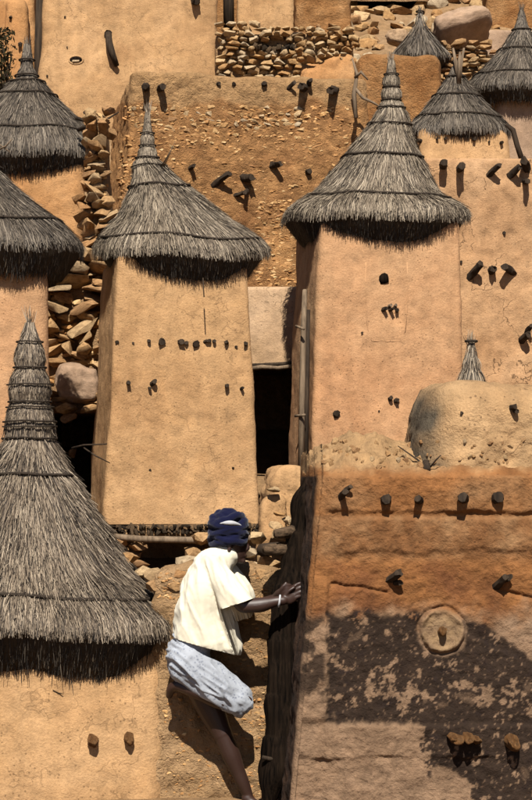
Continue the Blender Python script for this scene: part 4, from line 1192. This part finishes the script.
def ell_tube(pts, radii, sides=16, sub=6):
    """smooth tapered limb through pts; each radius is (a, b): a across in the picture, b in depth"""
    P_ = [Vector(p) for p in pts]; n = len(P_)
    rr = [r if isinstance(r, tuple) else (r, r) for r in radii]
    path = []; rad = []
    for i in range(n - 1):
        p0 = P_[max(0, i - 1)]; p1 = P_[i]; p2 = P_[i + 1]; p3 = P_[min(n - 1, i + 2)]
        for j in range(sub):
            t = j / sub
            path.append(.5 * ((2 * p1) + (p2 - p0) * t + (2 * p0 - 5 * p1 + 4 * p2 - p3) * t * t + (3 * p1 - p0 - 3 * p2 + p3) * t ** 3))
            q = t * t * (3 - 2 * t)
            rad.append((rr[i][0] + (rr[i + 1][0] - rr[i][0]) * q, rr[i][1] + (rr[i + 1][1] - rr[i][1]) * q))
    path.append(P_[-1]); rad.append(rr[-1])
    V = []; F = []
    # rounded caps
    for end in (0, -1):
        pass
    m_ = len(path)
    t0 = (path[1] - path[0]).normalized(); t1 = (path[-1] - path[-2]).normalized()
    caps0 = [(path[0] - t0 * min(rad[0]) * k, (rad[0][0] * s, rad[0][1] * s)) for k, s in ((.85, .4), (.5, .8))]
    caps1 = [(path[-1] + t1 * min(rad[-1]) * k, (rad[-1][0] * s, rad[-1][1] * s)) for k, s in ((.5, .8), (.85, .4))]
    allp = [c[0] for c in caps0] + path + [c[0] for c in caps1]; allr = [c[1] for c in caps0] + rad + [c[1] for c in caps1]
    N = len(allp); depth = Vector((0, 1, 0))
    for i in range(N):
        t = (allp[min(i + 1, N - 1)] - allp[max(i - 1, 0)]).normalized()
        w = depth - t * depth.dot(t)
        if w.length < .2: w = Vector((0, 0, 1)) - t * t.z
        w.normalize(); u = t.cross(w)
        for k in range(sides):
            a = 2 * math.pi * k / sides
            V.append(allp[i] + u * math.cos(a) * allr[i][0] + w * math.sin(a) * allr[i][1])
    for i in range(N - 1):
        for k in range(sides):
            F.append((i * sides + k, i * sides + (k + 1) % sides, (i + 1) * sides + (k + 1) % sides, (i + 1) * sides + k))
    F.append(tuple(reversed(range(sides)))); F.append(tuple((N - 1) * sides + k for k in range(sides)))
    return V, F

def fuse(name, parts, mat, parent, voxel=.008, smooth_it=4, disp=None):
    """fuse overlapping closed shapes into one continuous skin"""
    V = []; F = []
    for (v, f) in parts:
        o = len(V); V += list(v); F += [tuple(i + o for i in q) for q in f]
    tmp = mesh_obj('tmp_body', V, F, mat)
    md = tmp.modifiers.new('r', 'REMESH'); md.mode = 'VOXEL'; md.voxel_size = voxel
    ms = tmp.modifiers.new('s', 'SMOOTH'); ms.factor = .5; ms.iterations = smooth_it
    dg = bpy.context.evaluated_depsgraph_get(); dg.update()
    me = bpy.data.meshes.new_from_object(tmp.evaluated_get(dg))
    vs = [v.co.copy() for v in me.vertices]; ns = [v.normal.copy() for v in me.vertices]
    if disp: vs = [v + n * disp(v) for v, n in zip(vs, ns)]
    fs = [tuple(p.vertices) for p in me.polygons]
    bpy.data.objects.remove(tmp, do_unlink=True); bpy.data.meshes.remove(me)
    return mesh_obj(name, vs, fs, mat, parent)

PD = 12.0
person = thing('person', 'person in a white shirt, printed shorts and blue turban climbing the log ladder', 'person', P(250, 802, 12.1))
def Q(x, y, d=0): return P(x, y, PD + d)
parts = []
# torso, neck, head (turned to the right and away)
parts.append(ell_tube([Q(191, 655, .03), Q(196, 625, .02), Q(207, 588), Q(217, 566)], [(.095, .13), (.09, .12), (.095, .13), (.045, .09)]))
parts.append(ell_tube([Q(217, 566), Q(226, 552, .02), Q(230, 542, .03)], [.06, .052, .055]))
parts.append(ell_tube([Q(227, 528, .02), Q(232, 541, .025), Q(237, 554, .03)], [(.088, .07), (.094, .074), (.058, .052)]))
parts.append(ell_tube([Q(242, 541, .02), Q(247.5, 547, .02), Q(245.5, 550, .02)], [.02, .016, .015], 8))          # nose
parts.append(ell_tube([Q(241, 554, .02), Q(245, 555.5, .02)], [.024, .014], 8))                                # lips and chin
parts.append(ell_tube([Q(239, 559.5, .02), Q(243, 561, .02)], [.026, .018], 8))
parts.append(ell_tube([Q(230, 545, -.055), Q(229, 551, -.056)], [(.017, .012), (.012, .01)], 8))                # ear
# near arm: upper arm in the sleeve, forearm to the ladder
parts.append(ell_tube([Q(221, 577, -.07), Q(232, 592, -.15), Q(243, 606, -.17)], [.044, .046, .042]))
parts.append(ell_tube([Q(243, 606, -.17), Q(260, 605, -.17), Q(276, 601.5, -.168), Q(284, 600.5, -.165)], [.042, .044, .030, .027]))
# near hand: palm on the ladder's edge, fingers bent over it
parts.append(ell_tube([Q(283, 600.5, -.165), Q(289, 598, -.155), Q(295, 594.5, -.14)], [(.026, .018), (.038, .018), (.036, .016)]))
for (x0, y0, x1, y1, x2, y2) in ((294, 586, 300.5, 583, 304, 583.5), (295.5, 590, 302, 587, 305.5, 587.5), (296, 594, 302, 591.5, 305.5, 592), (295, 598, 300.5, 596, 303.5, 596.5)):
    parts.append(ell_tube([Q(x0 - 5, y0 + 3, -.145), Q(x0, y0, -.15), Q(x1, y1, -.15), Q(x2, y2, -.11)], [.0105, .0105, .0095, .008], 8, 4))
parts.append(ell_tube([Q(285, 596, -.16), Q(289, 591, -.17), Q(294, 587.5, -.17)], [.013, .012, .010], 8, 4))
# far arm reaching up to the ladder
parts.append(ell_tube([Q(224, 577, .07), Q(238, 592, .09), Q(250, 604, .09)], [.044, .044, .040]))
parts.append(ell_tube([Q(250, 604, .09), Q(264, 603, .06), Q(276, 598, .0)], [.040, .036, .027]))
parts.append(ell_tube([Q(276, 598, .0), Q(280, 595, -.03), Q(284, 591, -.05)], [(.030, .018), (.036, .018), (.03, .015)]))
for k in range(4):
    parts.append(ell_tube([Q(282 + k * .5, 588 + 2.6 * k, -.05), Q(286 + k * .5, 585 + 2.8 * k, -.06), Q(291 + k * .3, 585 + 3 * k, -.05)], [.0105, .010, .008], 8, 4))
parts.append(ell_tube([Q(279, 594, -.04), Q(282, 588, -.06), Q(286, 583, -.06)], [.012, .011, .009], 8, 4))
# near leg: thigh forward, knee bent, shank tucked back to the left
parts.append(ell_tube([Q(187, 660, -.05), Q(216, 684, -.07), Q(243, 703, -.08)], [.092, .080, .062]))
parts.append(ell_tube([Q(242, 705, -.08), Q(220, 699, -.085), Q(198, 691, -.07), Q(178, 685, -.03)], [.060, .060, .050, .034]))
parts.append(ell_tube([Q(178, 685, -.03), Q(172, 688, .0), Q(169, 696, .03)], [.034, .030, .020]))
# standing leg
parts.append(ell_tube([Q(190, 662, .07), Q(206, 698, .07), Q(223, 735, .06)], [.10, .088, .058]))
parts.append(ell_tube([Q(223, 735, .06), Q(230, 752, .07), Q(240, 776, .09), Q(248, 795, .11)], [.056, .056, .042, .031]))
parts.append(ell_tube([Q(247, 797, .11), Q(252, 803, .10), Q(264, 808, .07)], [.036, .034, .022]))
for k in range(5):
    parts.append(ell_tube([Q(263, 807, .04 + .016 * k), Q(268, 808.5, .03 + .018 * k)], [.012, .009], 6, 3))
fuse('body', parts, M['skin'], person, .0055, 3)

def folds(amp, f, seed, st=(1, 1, 1)):
    def d(v):
        q = Vector((v.x * st[0] * f + seed, v.y * st[1] * f, v.z * st[2] * f))
        a = noise.noise(q); b_ = noise.noise(q * 2.3 + Vector((4, 4, 4)))
        return amp * ((1 - abs(a) * 2.2) + .45 * (1 - abs(b_) * 2))
    return d
# shirt: loose body and a wide short sleeve
sp = [ell_tube([Q(224, 556, .01), Q(214, 570, .0), Q(206, 592, .0), Q(204, 616, .0), Q(205, 636, .0), Q(206, 643, .0)],
               [(.075, .09), (.122, .165), (.145, .175), (.165, .165), (.185, .165), (.19, .165)], 28),
      ell_tube([Q(212, 566, -.08), Q(224, 583, -.13), Q(237, 606, -.165), Q(241, 614, -.165)], [(.075, .09), (.082, .085), (.092, .075), (.094, .075)], 20),
      ell_tube([Q(221, 570, .10), Q(232, 586, .09), Q(240, 598, .08)], [(.08, .07), (.08, .08), (.08, .08)], 20),
      ell_tube([Q(222, 612, -.05), Q(228, 632, -.05), Q(231, 648, -.05)], [(.06, .10), (.06, .10), (.06, .10)], 16)]
def clip_cloth(o, cuts):
    me = o.data; bm = bmesh.new(); bm.from_mesh(me); org = wloc(o)
    for (p, n) in cuts:
        geom = list(bm.verts) + list(bm.edges) + list(bm.faces)
        r = bmesh.ops.bisect_plane(bm, geom=geom, plane_co=p - org, plane_no=n, clear_outer=True)
        ed = [e for e in r['geom_cut'] if isinstance(e, bmesh.types.BMEdge)]
        if ed: bmesh.ops.holes_fill(bm, edges=ed, sides=0)
    bm.to_mesh(me); bm.free()
    me.polygons.foreach_set('use_smooth', [True] * len(me.polygons)); me.update()
def shirt_folds(v):
    u = v.x * .92 + v.z * .39; w = -v.x * .39 + v.z * .92
    a = noise.noise(Vector((u * 13, v.y * 10, w * 2.6))); b_ = noise.noise(Vector((u * 26 + 3, v.y * 18, w * 5 + 2))); c_ = noise.noise(Vector((v.x * 7, v.y * 7, v.z * 7)))
    return .011 * (1 - abs(a) * 2.6) + .005 * (1 - abs(b_) * 2.2) + .006 * c_
sh = fuse('shirt', sp, M['shirt'], person, .007, 3, shirt_folds)
hem_a, hem_b = Q(174, 637), Q(242, 655)
hd = (hem_b - hem_a).normalized()
clip_cloth(sh, [(hem_a, Vector((hd.z, 0, -hd.x)))])
me = sh.data; bm = bmesh.new(); bm.from_mesh(me); org = wloc(sh)
# open end of the near sleeve: cut only the sleeve, not the body
sl_a, sl_b = Q(221, 609, -.2), Q(251, 599, -.2); sdv = (sl_b - sl_a).normalized(); pn = Vector((-sdv.z, 0, sdv.x)) * -1
dele = [v for v in bm.verts if (v.co + org - sl_a).dot(pn) > .0 and (v.co + org - sl_a).dot(sdv) > -.01 and v.co.y + org.y < PD - .105]
for v in dele: v.co -= pn * (v.co + org - sl_a).dot(pn)
bm.to_mesh(me); bm.free(); me.update()
# shorts
hp = [ell_tube([Q(194, 638, .02), Q(190, 655, .02), Q(188, 668, .02)], [(.115, .14), (.13, .155), (.125, .16)], 24),
      ell_tube([Q(186, 662, -.05), Q(213, 683, -.07), Q(236, 699, -.08), Q(243, 705, -.08)], [(.118, .12), (.106, .11), (.088, .09), (.072, .075)], 22),
      ell_tube([Q(189, 660, .08), Q(194, 668, .07), Q(196, 673, .07)], [(.112, .11), (.11, .105), (.11, .10)], 22)]
def thigh_folds(v):
    u = v.x * .8 - v.z * .6; w = v.x * .6 + v.z * .8
    a = noise.noise(Vector((u * 3, w * 15, v.y * 3.5))); b_ = noise.noise(Vector((u * 6 + 3, w * 30, v.y * 6)))
    return .022 * (1 - min(1, abs(a) * 3.2)) + .009 * (1 - min(1, abs(b_) * 2.6)) - .012
so = fuse('shorts', hp, M['shorts'], person, .007, 3, thigh_folds)
# bracelet
c = Q(279.5, 601, -.168); pts = [c + Vector((.004 * math.sin(a), math.cos(a) * .032, math.sin(a) * .032)) for a in [2 * math.pi * k / 20 for k in range(21)]]
V, F = tube(pts, .006, 6, cap=False); mesh_obj('bracelet', V, F, M['cap'], person)
# turban: overlapping wound rolls
hc = Q(228, 530.5, .02)
V = []; F = []
for k, (dz, R0, rr, tx, ty) in enumerate(((-.045, .094, .020, .25, .1), (-.030, .099, .020, -.2, .2), (-.013, .102, .020, .28, -.15), (.005, .102, .020, -.25, -.1), (.022, .098, .021, .3, .2), (.039, .090, .022, -.25, .1), (.054, .078, .023, .25, -.1), (.066, .058, .024, -.2, .1))):
    pts = []
    for j in range(37):
        a = 2 * math.pi * j / 36
        pts.append(hc + Vector((math.cos(a) * R0, math.sin(a) * R0 * .9, dz + tx * math.cos(a) * .12 + ty * math.sin(a) * .14 + .006 * math.sin(5 * a + k))))
    v, f = tube(pts, rr, 10, cap=False); o = len(V); V += v; F += [tuple(i + o for i in q) for q in f]
v, f = ell_tube([hc + Vector((0, 0, -.03)), hc + Vector((0, 0, .075))], [(.105, .097), (.07, .065)], 20); o = len(V); V += v; F += [tuple(i + o for i in q) for q in f]
fuse('turban', [(V, F)], M['turban'], person, .005, 2, folds(.0025, 26, 3, (.5, .5, 1.8)))
pts = []
for j in range(9):
    a = math.radians(-115 + j * 9)
    pts.append(hc + Vector((math.cos(a) * .112, math.sin(a) * .108, .042 + .004 * j - .0007 * j * j)))
v, f = ell_tube(pts, [.004, .007, .011, .014, .015, .013, .010, .007, .004], 10, 3); fuse('turban_highlight', [(v, f)], M['cap'], person, .005, 2)  # pale strip modelled as the highlight on the turban
